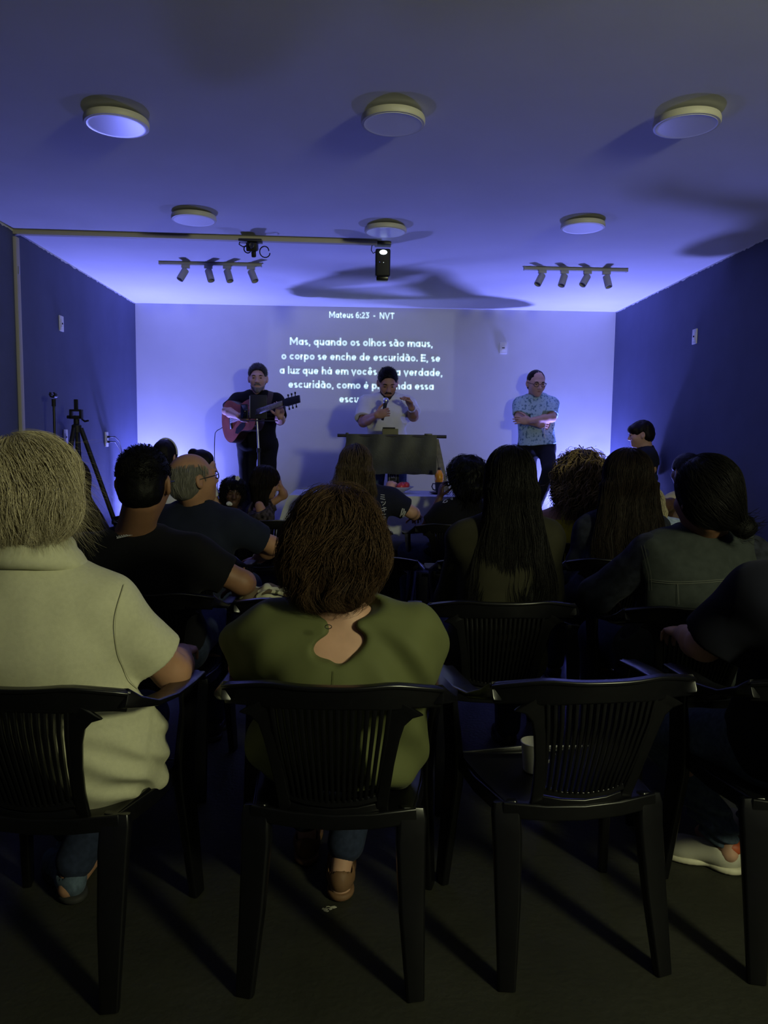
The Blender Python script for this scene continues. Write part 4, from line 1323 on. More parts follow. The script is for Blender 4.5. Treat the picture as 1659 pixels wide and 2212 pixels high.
# ---- hair
def strands(vol, root_pts, dirfn, steps, step, lift, parent, material, width, noise=0.004, curl=None, seed=0, free=0, name='strands', cut=None, spreadw=0.5):
    """thin tapering locks combed over the surface of a hair volume"""
    rg = np.random.default_rng(seed)
    P = np.array(root_pts, float); N = len(P)
    L = lift * (0.3 + rg.random(N) * 1.0)
    nlen = np.clip((steps * (1 - 0.35 * rg.random(N) ** 2)).astype(int), 3, steps)
    ph = rg.random((N, 3)) * 100
    tr = np.zeros((steps, N, 3)); nr = np.zeros((steps, N, 3))
    jit = rg.normal(0, 1, (N, 3)) * 0.10
    for k in range(steps):
        n = vol.normal(P)
        if k < steps - free or free == 0:
            P = P - n * (vol.eval(P) - L)[:, None] * 0.8
        tr[k] = P; nr[k] = n
        v = dirfn(P) + jit + noise * 25 * np.stack([vnoise(P * 28 + ph[:, [i]] * 0.03 * i, seed + 11 + i) for i in range(3)], 1)
        if k < steps - free or free == 0:
            v = v - n * (v * n).sum(1, keepdims=True)
        v /= np.linalg.norm(v, axis=1, keepdims=True) + 1e-9
        P = P + v * step
    if curl:
        rad, turns = curl
        r_i = rad * (0.5 + rg.random(N)); t_i = turns * (0.7 + 0.6 * rg.random(N)); p0 = rg.random(N) * 6.28
        for k in range(steps):
            t = np.gradient(tr, axis=0)[k]; t /= np.linalg.norm(t, axis=1, keepdims=True) + 1e-9
            bn = np.cross(t, nr[k]); g = min(1, k / 3)
            a = p0 + t_i * 2 * PI * k / steps
            tr[k] = tr[k] + (nr[k] * (np.cos(a) * r_i)[:, None] + bn * (np.sin(a) * r_i)[:, None]) * g + nr[k] * r_i[:, None] * 0.3
    wv = width * (0.6 + 0.8 * rg.random(N))
    Vv = np.zeros((N, steps, 3, 3)); keep = np.zeros((N, steps), bool)
    for k in range(steps):
        t = tr[min(k + 1, steps - 1)] - tr[max(k - 1, 0)]; t /= np.linalg.norm(t, axis=1, keepdims=True) + 1e-9
        b_ = np.cross(t, nr[k]); b_ /= np.linalg.norm(b_, axis=1, keepdims=True) + 1e-9
        taper = np.clip((nlen - k) / np.maximum(nlen * 0.5, 1), 0.06, 1) * min(1, 0.5 + 0.25 * k)
        wk = (wv * taper)[:, None]
        Vv[:, k, 0] = tr[k] + b_ * wk; Vv[:, k, 1] = tr[k] - b_ * wk; Vv[:, k, 2] = tr[k] + nr[k] * wk * 0.8
        keep[:, k] = k < nlen
        if cut is not None: keep[:, k] &= cut(tr[k])
    F = []
    base = (np.arange(N) * steps * 3)
    alive = keep[:, 0].copy()
    for k in range(steps - 1):
        alive = alive & keep[:, k + 1]
        bs = base[alive] + k * 3
        for a, b_ in ((0, 2), (2, 1), (1, 0)):
            F.append(np.stack([bs + a, bs + b_, bs + 3 + b_, bs + 3 + a], 1))
    F = np.vstack(F)
    V = Vv.reshape(-1, 3)
    used = np.unique(F); mp_ = np.full(len(V), -1); mp_[used] = np.arange(len(used))
    rnd = np.repeat(rg.random(N), steps * 3)[used]
    root = parent
    while root.parent is not None: root = root.parent
    me = npmesh(name, V[used] - np.array(root.location), mp_[F])
    at_ = me.attributes.new('rnd', 'FLOAT', 'POINT'); at_.data.foreach_set('value', rnd.astype(np.float32))
    o = link(name, me, material, parent)
    o['kind'] = 'stuff'
    return o


def scalp(vol, hc, R, s, n, seed=0, zlo=-.2, front=True, tries=6):
    """random start points on the upper part of a hair volume"""
    rg = np.random.default_rng(seed)
    out = []
    tot = 0
    for _ in range(tries):
        d = rg.normal(0, 1, (n * 2, 3)); d[:, 2] = np.abs(d[:, 2]) * 1.1 - 0.35
        d /= np.linalg.norm(d, axis=1, keepdims=True)
        d = d[d[:, 2] > zlo]
        P = hc + (d * np.array([.085, .105, .10]) * s) @ R.T + R @ np.array([0, -.012, .03]) * s
        for _k in range(6):
            P = P - vol.normal(P) * vol.eval(P)[:, None] * 0.9
        ok = np.abs(vol.eval(P)) < 0.004
        out.append(P[ok]); tot += ok.sum()
        if tot >= n: break
    return np.vstack(out)[:n]


def comb(crown, radial=1.0, grav=0.8, away=(0, 0, 0)):
    crown = np.array(crown, float); aw = np.array(away, float)

    def f(P):
        v = P - crown; v = v / (np.linalg.norm(v, axis=1, keepdims=True) + 1e-6)
        return v * radial + np.array([0, 0, -grav]) + aw
    return f


def glasses(p, root, material, sgn=1.0):
    q = lambda x, y, z: p.hc + p.R @ (np.array([x, y, z]) * p.hs)
    mb = MB(np.array(root.location))
    for sd in (-1, 1):
        ring = [q(sd * .033 + .024 * math.cos(a), .104 - .006 * abs(math.cos(a)), .003 + .017 * math.sin(a)) for a in np.linspace(0, 2 * PI, 21)]
        mb.tube(ring, .0026 * p.hs, 6, caps=False)
        mb.tube([q(sd * .057, .100, .008), q(sd * .079, .06, .008), q(sd * .083, -.008, .006), q(sd * .082, -.02, -.008)], .0022 * p.hs, 6)
    mb.tube([q(-.010, .106, .006), q(0, .109, .008), q(.010, .106, .006)], .0024 * p.hs, 6)
    return mb.build('glasses', material, root)


def face_bits(p, root, brow, lip=None, eye=None):
    q = lambda x, y, z: p.hc + p.R @ (np.array([x, y, z]) * p.hs)
    b_ = np.array(root.location)
    for sd in (-1, 1):
        MB(b_).tube([q(sd * .016, .0985, .025), q(sd * .032, .0985, .029), q(sd * .048, .088, .024)], [.0035 * p.hs, .0042 * p.hs, .0024 * p.hs], 6).build('eyebrow', brow, root)
        MB(b_).tube([q(sd * .022, .0925, .0045), q(sd * .032, .0945, .0048), q(sd * .042, .0905, .0042)], [.0012 * p.hs, .0042 * p.hs, .0012 * p.hs], 8).build('eye', eye or M['black'], root)
    if lip:
        MB(b_).tube([q(-.022, .087, -.063), q(-.008, .0945, -.0595), q(0, .0955, -.061), q(.008, .0945, -.0595), q(.022, .087, -.063)], [.002 * p.hs, .004 * p.hs, .004 * p.hs, .004 * p.hs, .002 * p.hs], 8).build('lips', lip, root)


# ---- shared people materials
def skin(name, c):
    m = mat(name, c, 0.55, 0.35, noise=(18, 0.10), bump=(160, 0.05, 0.0006))
    m.node_tree.nodes['Principled BSDF'].inputs['Subsurface Weight'].default_value = 0.06
    return m


M['skin_fair'] = skin('fair skin', (0.47, 0.27, 0.19))
M['skin_tan'] = skin('tanned skin', (0.36, 0.19, 0.115))
M['skin_brown'] = skin('brown skin', (0.21, 0.105, 0.06))
M['skin_dark'] = skin('dark brown skin', (0.085, 0.042, 0.028))


def cloth(name, c, noise=None, bump=(320, 0.08, 0.0008), rough=0.9):
    return mat(name, c, rough, 0.12, noise=noise or (14, 0.10), bump=bump, sheen=0.02)


def hairmat(name, c, c2=None, rough=0.5):
    return mat(name, c, rough, 0.12, bump=(260, 0.7, 0.002), attr=c2 or tuple(min(1, v * 1.8) for v in c))


M['hair_black'] = hairmat('black hair', (0.003, 0.003, 0.003), (0.006, 0.005, 0.005))
M['hair_dkbrown'] = hairmat('dark brown hair', (0.007, 0.005, 0.004), (0.017, 0.011, 0.008))
M['hair_brown'] = hairmat('warm brown hair', (0.020, 0.011, 0.0065), (0.080, 0.046, 0.024))
M['hair_grey'] = hairmat('grey hair', (0.13, 0.125, 0.11), (0.30, 0.29, 0.26))
M['hair_blond'] = hairmat('silvery blond hair', (0.28, 0.235, 0.14), (0.62, 0.55, 0.38))
M['hair_curl'] = hairmat('brown and honey curls', (0.040, 0.027, 0.015), (0.38, 0.27, 0.14))
M['hair_highlight'] = hairmat('light brown long hair', (0.045, 0.030, 0.018), (0.16, 0.115, 0.07))
M['jeans_dark'] = cloth('dark blue denim', (0.020, 0.027, 0.055), noise=(60, 0.25))
M['jeans_blue'] = cloth('blue denim', (0.075, 0.105, 0.15), noise=(60, 0.30))
M['trousers_black'] = cloth('black trousers', (0.008, 0.008, 0.011))
M['shoe_dark'] = mat('dark shoe', (0.015, 0.014, 0.014), 0.5, 0.3)
M['sole_dark'] = mat('dark sole', (0.03, 0.03, 0.03), 0.7, 0.2)
M['shoe_white'] = mat('off white shoe leather', (0.50, 0.48, 0.40), 0.55, 0.3)
M['sole_white'] = mat('cream rubber sole', (0.60, 0.57, 0.44), 0.6, 0.3)


def person(x, y, z, label, group=None):
    return empty('person', (x, y, z), label, 'person', group)


def seat_pel(cx, cy, dz=0.0, dy=0.19):
    return np.array([cx, cy + dy, 0.535 + dz])
def head_at(px, topy, Y, hs=1.0, hair=0.012):
    v = at(px, topy, Y=Y)
    return v - np.array([0, 0, 0.118 * hs + hair])


UPZ = np.array([0, 0, 1.0])


def hp(p, x, y, z):
    return p.hc + p.R @ (np.array([x, y, z]) * p.hs)


# ---- 1: white-haired man in a cream polo shirt, front row
def man_cream_polo():
    hc = head_at(74, 938, 1.91, 1.12, 0.016)
    pel = seat_pel(-0.80, 1.685, dy=.27)
    el = at(372, 1452, Y=2.02); wr = el + np.array([-0.03, 0.235, -0.015])
    sh_r = at(240, 1275, Y=1.80)
    nb = at(70, 1212, Y=1.90)
    p = pose(hc, pel, 4, hyaw=26, hpitch=-2, hs=1.08, sc=1.04, sw=0.164, bulk=1.16, nb=nb, shr=(-.022, -.022),
             arms=[None, (el, wr, dict(d=(-.1, 1, -.1), n=(0, 0, -1), side=(-1, 0, 0)))],
             legs=[None, (np.array([-0.66, 2.30, 0.50]), np.array([-0.84, 2.16, 0.085]))])
    root = person(pel[0], pel[1], 0, 'person with white-blond hair in a cream polo shirt seated on a front-row chair')
    M['polo_cream'] = cloth('cream pique cotton', (0.50, 0.49, 0.35), noise=(90, 0.05), bump=(420, 0.15, 0.0012))
    body_mesh('body', p, .007, M['skin_tan'], root)

    def ext(V):
        V.ell(pel + np.array([0.12, -0.02, 0.03]), (.17, .135, .16), None, .10)
        V.cap(pel + np.array([0.20, 0.02, 0.06]), pel + np.array([0.22, 0.05, -0.10]), .075, .06, .06)
        V.cap(pel + np.array([-0.15, 0.0, 0.06]), pel + np.array([-0.17, 0.03, -0.08]), .08, .07, .06)

    def wr_(P):
        low = np.clip((pel[2] + 0.22 - P[:, 2]) / 0.2, 0, 1)
        t = P @ np.array([0.45, 0.1, 0.9])
        return -low * 0.010 * np.sin(t * 85 + 5 * vnoise(P * 7, 3)) * (0.6 + 0.4 * vnoise(P * 9, 8)) + 0.005 * vnoise(P * np.array([7, 7, 5]), 2) + 0.002 * vnoise(P * 22, 4)
    s = shirt('polo_shirt', p, .006, M['polo_cream'], root, off=.018, sleeve=.74, hem=.13, neck=.012, disp=wr_, extra=ext, soff=.022, nk_r=.072)
    # sleeve hem and shoulder seam
    V = Vol()
    c = p.nb + UPZ * .030
    for k in range(24):
        a0, a1 = 2 * PI * k / 24, 2 * PI * (k + 1) / 24
        q = lambda a: c + p.B @ np.array([.098 * math.cos(a), .094 * math.sin(a) + .006, -.012 - .026 * math.sin(a)])
        V.cap(q(a0), q(a1), .018, None, .004)
        q3 = lambda a: q(a) - UPZ * .026 + (q(a) - c) * np.array([.10, .10, 0])
        V.cap(q3(a0), q3(a1), .015, None, .025)
        q2 = lambda a: q(a) + UPZ * .032 - (q(a) - c) * np.array([.16, .16, 0])
        V.cap(q2(a0), q2(a1), .012, None, .022)
    vol_obj('collar', V, .005, M['polo_cream'], s)
    trousers('trousers', p, .009, M['jeans_dark'], root)
    shoes(p, M['jeans_blue'], M['sole_dark'], root, yaw=(0, -40), label=None)
    # hair
    H_ = Vol()
    H_.ell(hp(p, 0, -.020, .040), np.array([.096, .114, .098]) * p.hs, p.R, .02)
    H_.ell(hp(p, 0, -.050, -.030), np.array([.092, .080, .100]) * p.hs, p.R, .04)
    H_.ell(hp(p, .066, -.034, -.028), np.array([.056, .080, .070]) * p.hs, p.R, .04)
    H_.ell(hp(p, -.055, -.020, -.020), np.array([.045, .070, .065]) * p.hs, p.R, .04)
    H_.ell(hp(p, 0, .115, -.035), np.array([.085, .085, .095]) * p.hs, p.R, .03, 's')
    H_.plane(hp(p, 0, 0, -.150), p.R @ np.array([0, .25, -1]), .02)
    h = vol_obj('hair', H_, .006, M['hair_blond'], root, disp=lambda P: 0.006 * vnoise(P * 16, 3) + 0.004 * vnoise(P * np.array([55, 55, 14]), 6))
    cr = hp(p, -.02, -.06, .125)
    strands(H_, scalp(H_, p.hc, p.R, p.hs, 3400, 1), comb(cr, 1.0, 0.75, p.R @ np.array([.15, 0, 0])), 17, .0155, .006, h, M['hair_blond'], .0006, noise=.034, curl=(.005, 1.0), seed=3, free=4)
    strands(H_, scalp(H_, p.hc, p.R, p.hs, 500, 5), comb(cr, 1.3, 0.55, p.R @ np.array([.25, 0, 0])), 15, .016, .010, h, M['hair_blond'], .0004, noise=.05, seed=8, free=8, name='flyaways')
    return p


# ---- 2: woman in an olive blouse, front row centre
def woman_olive():
    hc = head_at(727, 1050, 1.97, 1.0, 0.034)
    pel = seat_pel(-0.065, 1.70, dy=.285)
    nb = at(742, 1318, Y=1.945)
    el = [at(528, 1440, Y=2.05), at(912, 1432, Y=2.05)]
    wr = [el[0] + np.array([.05, .22, .0]), el[1] + np.array([-.05, .22, .0])]
    p = pose(hc, pel, 0, hyaw=4, hpitch=-6, hs=1.0, sc=1.02, sw=0.160, bulk=1.18, fem=True, nb=nb, shr=(.010, .010),
             arms=[(el[0], wr[0], dict(d=(.2, 1, -.1), n=(0, 0, -1), side=(1, 0, 0))), (el[1], wr[1], dict(d=(-.2, 1, -.1), n=(0, 0, -1), side=(-1, 0, 0)))],
             legs=[(pel + np.array([-.13, .42, -.02]), np.array([-.16, 2.36, .085])), (pel + np.array([.12, .42, -.02]), np.array([-.045, 2.17, .075]))])
    root = person(pel[0], pel[1], 0, 'person with wavy brown bob in an olive blouse with an open keyhole back')
    M['olive'] = cloth('olive satin cotton', (0.096, 0.106, 0.042), noise=(10, 0.06), bump=(300, 0.05, 0.0006), rough=0.7)
    body_mesh('body', p, .007, M['skin_fair'], root)
    c = at(732, 1397, Y=1.83); tip = at(720, 1446, Y=1.77); mid = at(738, 1356, Y=1.86); top = at(745, 1316, Y=1.90)

    def keyhole(V):
        V.ell(top + UPZ * .010, (.100, .11, .033), None, .02, 's')
        V.ell(mid, (.032, .10, .044), None, .02, 's')
        V.ell(c, (.068, .09, .034), roty(-.25), .014, 's')
        V.cap(c - UPZ * .014, tip, .034, .002, .006, 's')

    def ext(V):
        for i, sd in enumerate((-1, 1)):
            V.cap(p.sh[i] + p.ax * .012, p.el[i] + UPZ * .06 - p.fw * .04, .058, .062, .09)
            V.cap(p.nb - p.ax * .03, p.sh[i] + p.ax * .01, .055, .065, .07)
        V.ell(pel + np.array([.16, -.02, .10]), (.085, .11, .17), None, .08)
        V.cap(pel + np.array([.195, .0, .12]), pel + np.array([.165, .02, -.10]), .045, .020, .05)

    def wr_(P):
        s = np.abs(P[:, 0] - p.nb[0])
        t = P[:, 2] * 0.8 + s * 0.9
        return 0.011 * np.sin(t * 44 + 3 * vnoise(P * 5, 2)) * np.clip(s / .10, 0, 1) * (0.5 + 0.5 * vnoise(P * 6, 4)) + 0.004 * vnoise(P * 13, 9)
    s = shirt('blouse', p, .006, M['olive'], root, off=.020, sleeve=.80, hem=.13, neck=.02, disp=wr_, extra=ext, soff=.020, vneck=keyhole, nk_r=.062)
    b_ = np.array(root.location)
    # button loop at the keyhole and the back seam
    a = at(704, 1353, Y=1.795)
    MB(b_).tube([a + np.array([.008 * math.cos(t) + .006, -.004, .005 * math.sin(t)]) for t in np.linspace(0, 2 * PI, 13)], .0011, 6).build('button_loop', M['black'], s)
    trousers('trousers', p, .009, M['jeans_dark'], root, length=.86)
    M['clog'] = mat('tan clog', (0.16, 0.085, 0.045), 0.6, 0.3)
    shoes(p, M['clog'], M['clog'], root)
    # hair: full wavy bob
    H_ = Vol()
    H_.ell(hp(p, 0, -.012, .048), np.array([.104, .122, .104]), p.R, .02)
    H_.ell(hp(p, -.020, -.040, -.045), np.array([.106, .100, .095]), p.R, .05)
    H_.ell(hp(p, .060, -.030, -.025), np.array([.068, .090, .080]), p.R, .05)
    H_.ell(hp(p, -.070, -.015, -.045), np.array([.050, .085, .090]), p.R, .05)
    H_.ell(hp(p, .0, -.065, -.120), np.array([.086, .066, .050]), p.R, .04)
    H_.ell(hp(p, 0, .12, -.04), np.array([.075, .08, .10]), p.R, .03, 's')
    h = vol_obj('hair', H_, .006, M['hair_brown'], root, disp=lambda P: 0.009 * vnoise(P * 15, 3) * np.clip((hc[2] + .06 - P[:, 2]) / .08, .15, 1) + 0.0045 * vnoise(P * np.array([48, 48, 16]), 6))
    cr = hp(p, 0, -.03, .15)
    strands(H_, scalp(H_, p.hc, p.R, 1.2, 3000, 2), comb(cr, 1.0, 1.0), 19, .0155, .008, h, M['hair_brown'], .0008, noise=.06, curl=(.008, 1.8), seed=5, free=2)
    return p


# ---- 3: person in navy at the right edge
def person_navy():
    pel = seat_pel(1.235, 1.735, dy=.26)
    sl = at(1640, 1268, Y=1.93)
    nb = np.array([sl[0] + .185, 1.94, sl[2] + .07])
    hc = nb + np.array([0, .045, .165])
    el = at(1522, 1392, Y=2.05); wr = el + np.array([.04, .23, -.03])
    kn = at(1415, 1575, Y=2.42); an = at(1568, 1806, Y=2.28)
    p = pose(hc, pel, -6, hyaw=-10, hs=1.02, sc=1.02, sw=0.175, bulk=1.15, nb=nb,
             arms=[(el, wr, dict(d=(.1, 1, -.1), n=(0, 0, -1), side=(1, 0, 0))), None], legs=[(kn, an), None])
    root = person(pel[0], pel[1], 0, 'person in a navy shirt and jeans at the right edge, front row')
    M['navy'] = cloth('navy cotton', (0.006, 0.0065, 0.014))
    body_mesh('body', p, .008, M['skin_fair'], root)
    shirt('shirt', p, .007, M['navy'], root, off=.018, sleeve=.86, hem=.12, disp=folds(.006, 8, 4), soff=.028)

    def scr(P):
        low = np.clip((0.32 - P[:, 2]) / .12, 0, 1)
        return 0.007 * low * np.sin((P[:, 2] + .35 * P[:, 0]) * 150 + 4 * vnoise(P * 14, 2)) + 0.003 * vnoise(P * 20, 3)
    trousers('jeans', p, .006, M['jeans_blue'], root, disp=scr, length=.93, off=.012)
    M['tab'] = mat('rust red leather', (0.42, 0.085, 0.03), 0.5, 0.35)
    toe = at(1450, 1822, Z=0.04)
    f = unit([toe[0] - an[0], toe[1] - an[1], 0])
    yaw = math.degrees(math.atan2(f[0], f[1])) - (-6)
    shoes(p, M['shoe_white'], M['sole_white'], root, yaw=(yaw, 0))
    # red heel tab
    hl = np.array([an[0], an[1], 0]) - f * .035
    V = Vol(); R = np.stack([np.cross(f, UPZ), f, UPZ], 1)
    V.ell(hl + f * .028 + UPZ * .082, (.0375, .046, .030), R, .01)
    V.cap(an + UPZ * .05, an - UPZ * .03, .026, .028, .005, 's')
    V.plane(hl + f * .032, f, .006)
    vol_obj('heel_tab', V, .004, M['tab'], root)
    H_ = Vol()
    H_.ell(hp(p, 0, -.018, .042), np.array([.086, .106, .092]), p.R, .02)
    H_.ell(hp(p, 0, .11, -.02), np.array([.085, .08, .09]), p.R, .03, 's')
    H_.plane(hp(p, 0, 0, -.085), p.R @ np.array([0, .3, -1]), .02)
    vol_obj('hair', H_, .007, M['hair_black'], root)
    return p


PA = man_cream_polo()
PB = woman_olive()
PD = person_navy()
# ------------------------------------------------------------------ the rest of the audience
M['tee_black'] = cloth('black cotton', (0.005, 0.005, 0.007))
M['polo_navy'] = cloth('navy pique', (0.012, 0.015, 0.030))
M['jacket_olive'] = cloth('dark olive jacket', (0.021, 0.020, 0.012), rough=0.85)
M['jacket_dark'] = cloth('blue black denim', (0.016, 0.018, 0.028), noise=(30, 0.5))
M['denim_vest'] = cloth('washed dark denim', (0.026, 0.031, 0.031), noise=(34, 0.16))
M['stitch'] = mat('pale denim stitching', (0.085, 0.09, 0.08), 0.8, 0.1)
M['tee_navy'] = cloth('dark navy tee', (0.012, 0.013, 0.026))
M['yellow'] = cloth('bright yellow ribbed top', (0.50, 0.44, 0.02))
M['denim_pale'] = cloth('pale blue denim', (0.36, 0.44, 0.48), noise=(40, 0.2))
M['top_sand'] = cloth('pale yellow cotton', (0.52, 0.46, 0.20))
M['white_tee'] = cloth('white cotton', (0.66, 0.66, 0.66), noise=(20, 0.04))
M['print_white'] = mat('worn white print', (0.38, 0.38, 0.40), 0.8, 0.1)
M['lip'] = mat('lips', (0.26, 0.10, 0.08), 0.5, 0.3)
M['silver'] = mat('silver jewellery', (0.7, 0.7, 0.68), 0.25, 0.6, metal=1.0)


def decal(name, strokes, vol, Y0, wd, material, parent, lift=0.0035):
    """a printed mark following a garment: pixel strokes dropped on the cloth along the line of sight"""
    root = parent
    while root.parent is not None: root = root.parent
    mb = MB(np.array(root.location))
    for st in strokes:
        pts = catmull(st, max(4, 5 * len(st))) if len(st) > 2 else np.linspace(st[0], st[1], 6)
        W = []
        for px, py in pts:
            q = at(px, py, Y=Y0); d_ = unit(q - CAM)
            for _ in range(60):
                e = vol.eval(q[None])[0] - lift
                if abs(e) < 6e-4: break
                q = q + d_ * min(e * 0.9, 0.05)
            if abs(e) < 3e-3: W.append(q)
        if len(W) < 2: continue
        W = np.array(W); n = vol.normal(W)
        V, F = [], []
        for i in range(len(W)):
            t = unit(W[min(i + 1, len(W) - 1)] - W[max(i - 1, 0)]); s = unit(np.cross(t, n[i])) * wd / 2
            V += [W[i] + s, W[i] - s]
        for i in range(len(W) - 1): F.append((2 * i, 2 * i + 1, 2 * i + 3, 2 * i + 2))
        mb.add(V, F)
    return mb.build(name, material, parent)


def crop_cap(p, h, material, root, off=.006, nape=-.075, fade=True, crown=0.0, disp=None, locks=0, lift=.004):
    """short hair: a close cap that leaves face, ears and neck free"""
    V = Vol(); s = p.hs
    V.ell(hp(p, 0, -.014, .034 + crown), np.array([.076 + off, .097 + off, .084 + off]) * s, p.R, .01)
    V.ell(hp(p, 0, -.045, -.030), np.array([.066 + off * .6, .062 + off * .6, .055]) * s, p.R, .03)
    V.ell(hp(p, 0, .128, .004), np.array([.16, .080, .100]) * s, p.R, .006, 's')
    for sd in (-1, 1):
        V.ell(hp(p, sd * .088, -.002, -.010), np.array([.026, .028, .040]) * s, p.R, .012, 's')
        V.ell(hp(p, sd * .080, .040, -.055), np.array([.040, .050, .070]) * s, p.R, .012, 's')
    V.plane(hp(p, 0, 0, nape), p.R @ np.array([0, .15, -1]), .015)
    o = vol_obj('hair', V, h, material, root, disp or (lambda P: .0022 * vnoise(P * 90, 4)))
    if locks:
        strands(V, scalp(V, p.hc, p.R, p.hs, locks, 4, zlo=-.1), comb(hp(p, 0, .05, .05), .8, -.35, p.R @ np.array([.1, -.5, 0])), 5, .008, lift, o, material, .0011, noise=.05, seed=6, free=3)
    return o, V


def long_hair(p, h, material, root, top=.022, side=.018, width=(.095, .11, .12), length=.36, depth=.045, n=1200, lockw=.0011, wave=None, shift=(0, 0), smat=None, lean=0.0, seed=1, step=.024, noise=.03, part=0.0):
    """long hair falling down the back from a crown"""
    V = Vol(); s = p.hs
    V.ell(hp(p, 0, -.014, .040), np.array([.078 + side, .100 + side, .086 + top]) * s, p.R, .02)
    Bk = p.B
    c0 = hp(p, 0, -.050, -.01); N = 5
    C = [c0 + np.array([shift[0] * (i / 4), 0, -length * i / 4]) + Bk[:, 1] * (-lean * (i / 4)) + Bk[:, 0] * shift[1] * (i / 4) for i in range(N)]
    wds = [width[0] * s, (width[0] * .6 + width[1] * .4) * s, width[1] * s, (width[1] * .5 + width[2] * .5) * s, width[2] * .82 * s]
    V.loft(C, wds, [.075 * s, .066 * s, depth * s * 1.15, depth * s, depth * .62 * s], Bk[:, 0], .05, 2.2)
    V.ell(hp(p, 0, .125, -.035), np.array([.078, .080, .095]) * s, p.R, .03, 's')
    o = vol_obj('hair', V, h, material, root, lambda P: .0035 * vnoise(P * np.array([60, 60, 9]), seed + 2) + .003 * vnoise(P * 14, seed))
    cr = hp(p, part, -.005, .135)
    strands(V, scalp(V, p.hc, p.R, s * 1.15, n, seed), comb(cr, .9, 1.15), int((length + .26) / step), step, .005, o, smat or material, lockw, noise=noise, curl=wave, seed=seed, free=2)
    return o, V


def seated_legs(p, root, jeans='jeans_dark', h=.011):
    trousers('trousers', p, h, M[jeans], root)
    shoes(p, M['shoe_dark'], M['sole_dark'], root)


M['seam_cream'] = mat('cream seam', (0.36, 0.35, 0.24), 0.9, 0.1)
M['seam_olive'] = mat('olive seam', (0.055, 0.060, 0.024), 0.9, 0.1)
for nm_, st_, y_, m_, w_ in (('polo_shirt', [[(268, 1262), (250, 1330), (252, 1400), (276, 1462), (300, 1492)]], 1.70, 'seam_cream', .0022), ('blouse', [[(720, 1450), (719, 1475), (718, 1500)]], 1.70, 'seam_olive', .0016)):
    g_ = bpy.data.objects[nm_]
    decal('seam', st_, VOLS[nm_], y_, w_, M[m_], g_, lift=.0045)


# ---- 4: young man in the black T-shirt, second row left
def man_black_tee():
    pel = seat_pel(-0.80, 2.70, dy=.25)
    hc = head_at(311, 962, 2.80, 1.13, .006)
    nb = at(292, 1150, Y=2.88)
    el = at(522, 1258, Y=2.93)
    p = pose(hc, pel, 0, hyaw=2, hpitch=-3, hs=1.13, sc=1.06, sw=.190, bulk=1.14, nb=nb, arms=[None, (el, el + np.array([-.02, .22, -.05]), dict(d=(-.3, 1, -.2), n=(0, 0, -1), side=(-1, 0, 0)))])
    root = person(pel[0], pel[1], 0, 'person with cropped black hair and silver necklace in a black T-shirt, seated left')
    body_mesh('body', p, .008, M['skin_brown'], root)
    s = shirt('t_shirt', p, .007, M['tee_black'], root, off=.016, sleeve=.72, hem=.10, disp=folds(.005, 8, 3), soff=.026, neck=.030)
    crop_cap(p, .006, M['hair_black'], root, .006, -.085, locks=1500, lift=.002)
    q = []
    for i in range(15): q.append((252 + 36 * i / 14, 1160 - 7 * i / 14 + (2.6 if i % 2 else -2.0)))
    decal('logo_print', [q, [(252, 1163), (288, 1155)]], VOLS[s.name], 2.7, .0024, M['print_white'], s, lift=.006)
    b_ = np.array(root.location)
    MB(b_).tube([p.nb + p.ax * .035 + p.B @ np.array([.070 * math.cos(a), .072 * math.sin(a) + .02, -.02 * math.sin(a)]) for a in np.linspace(0, 2 * PI, 33)], .0016, 6).build('necklace', M['silver'], root)
    glasses(p, root, M['black'])
    seated_legs(p, root)


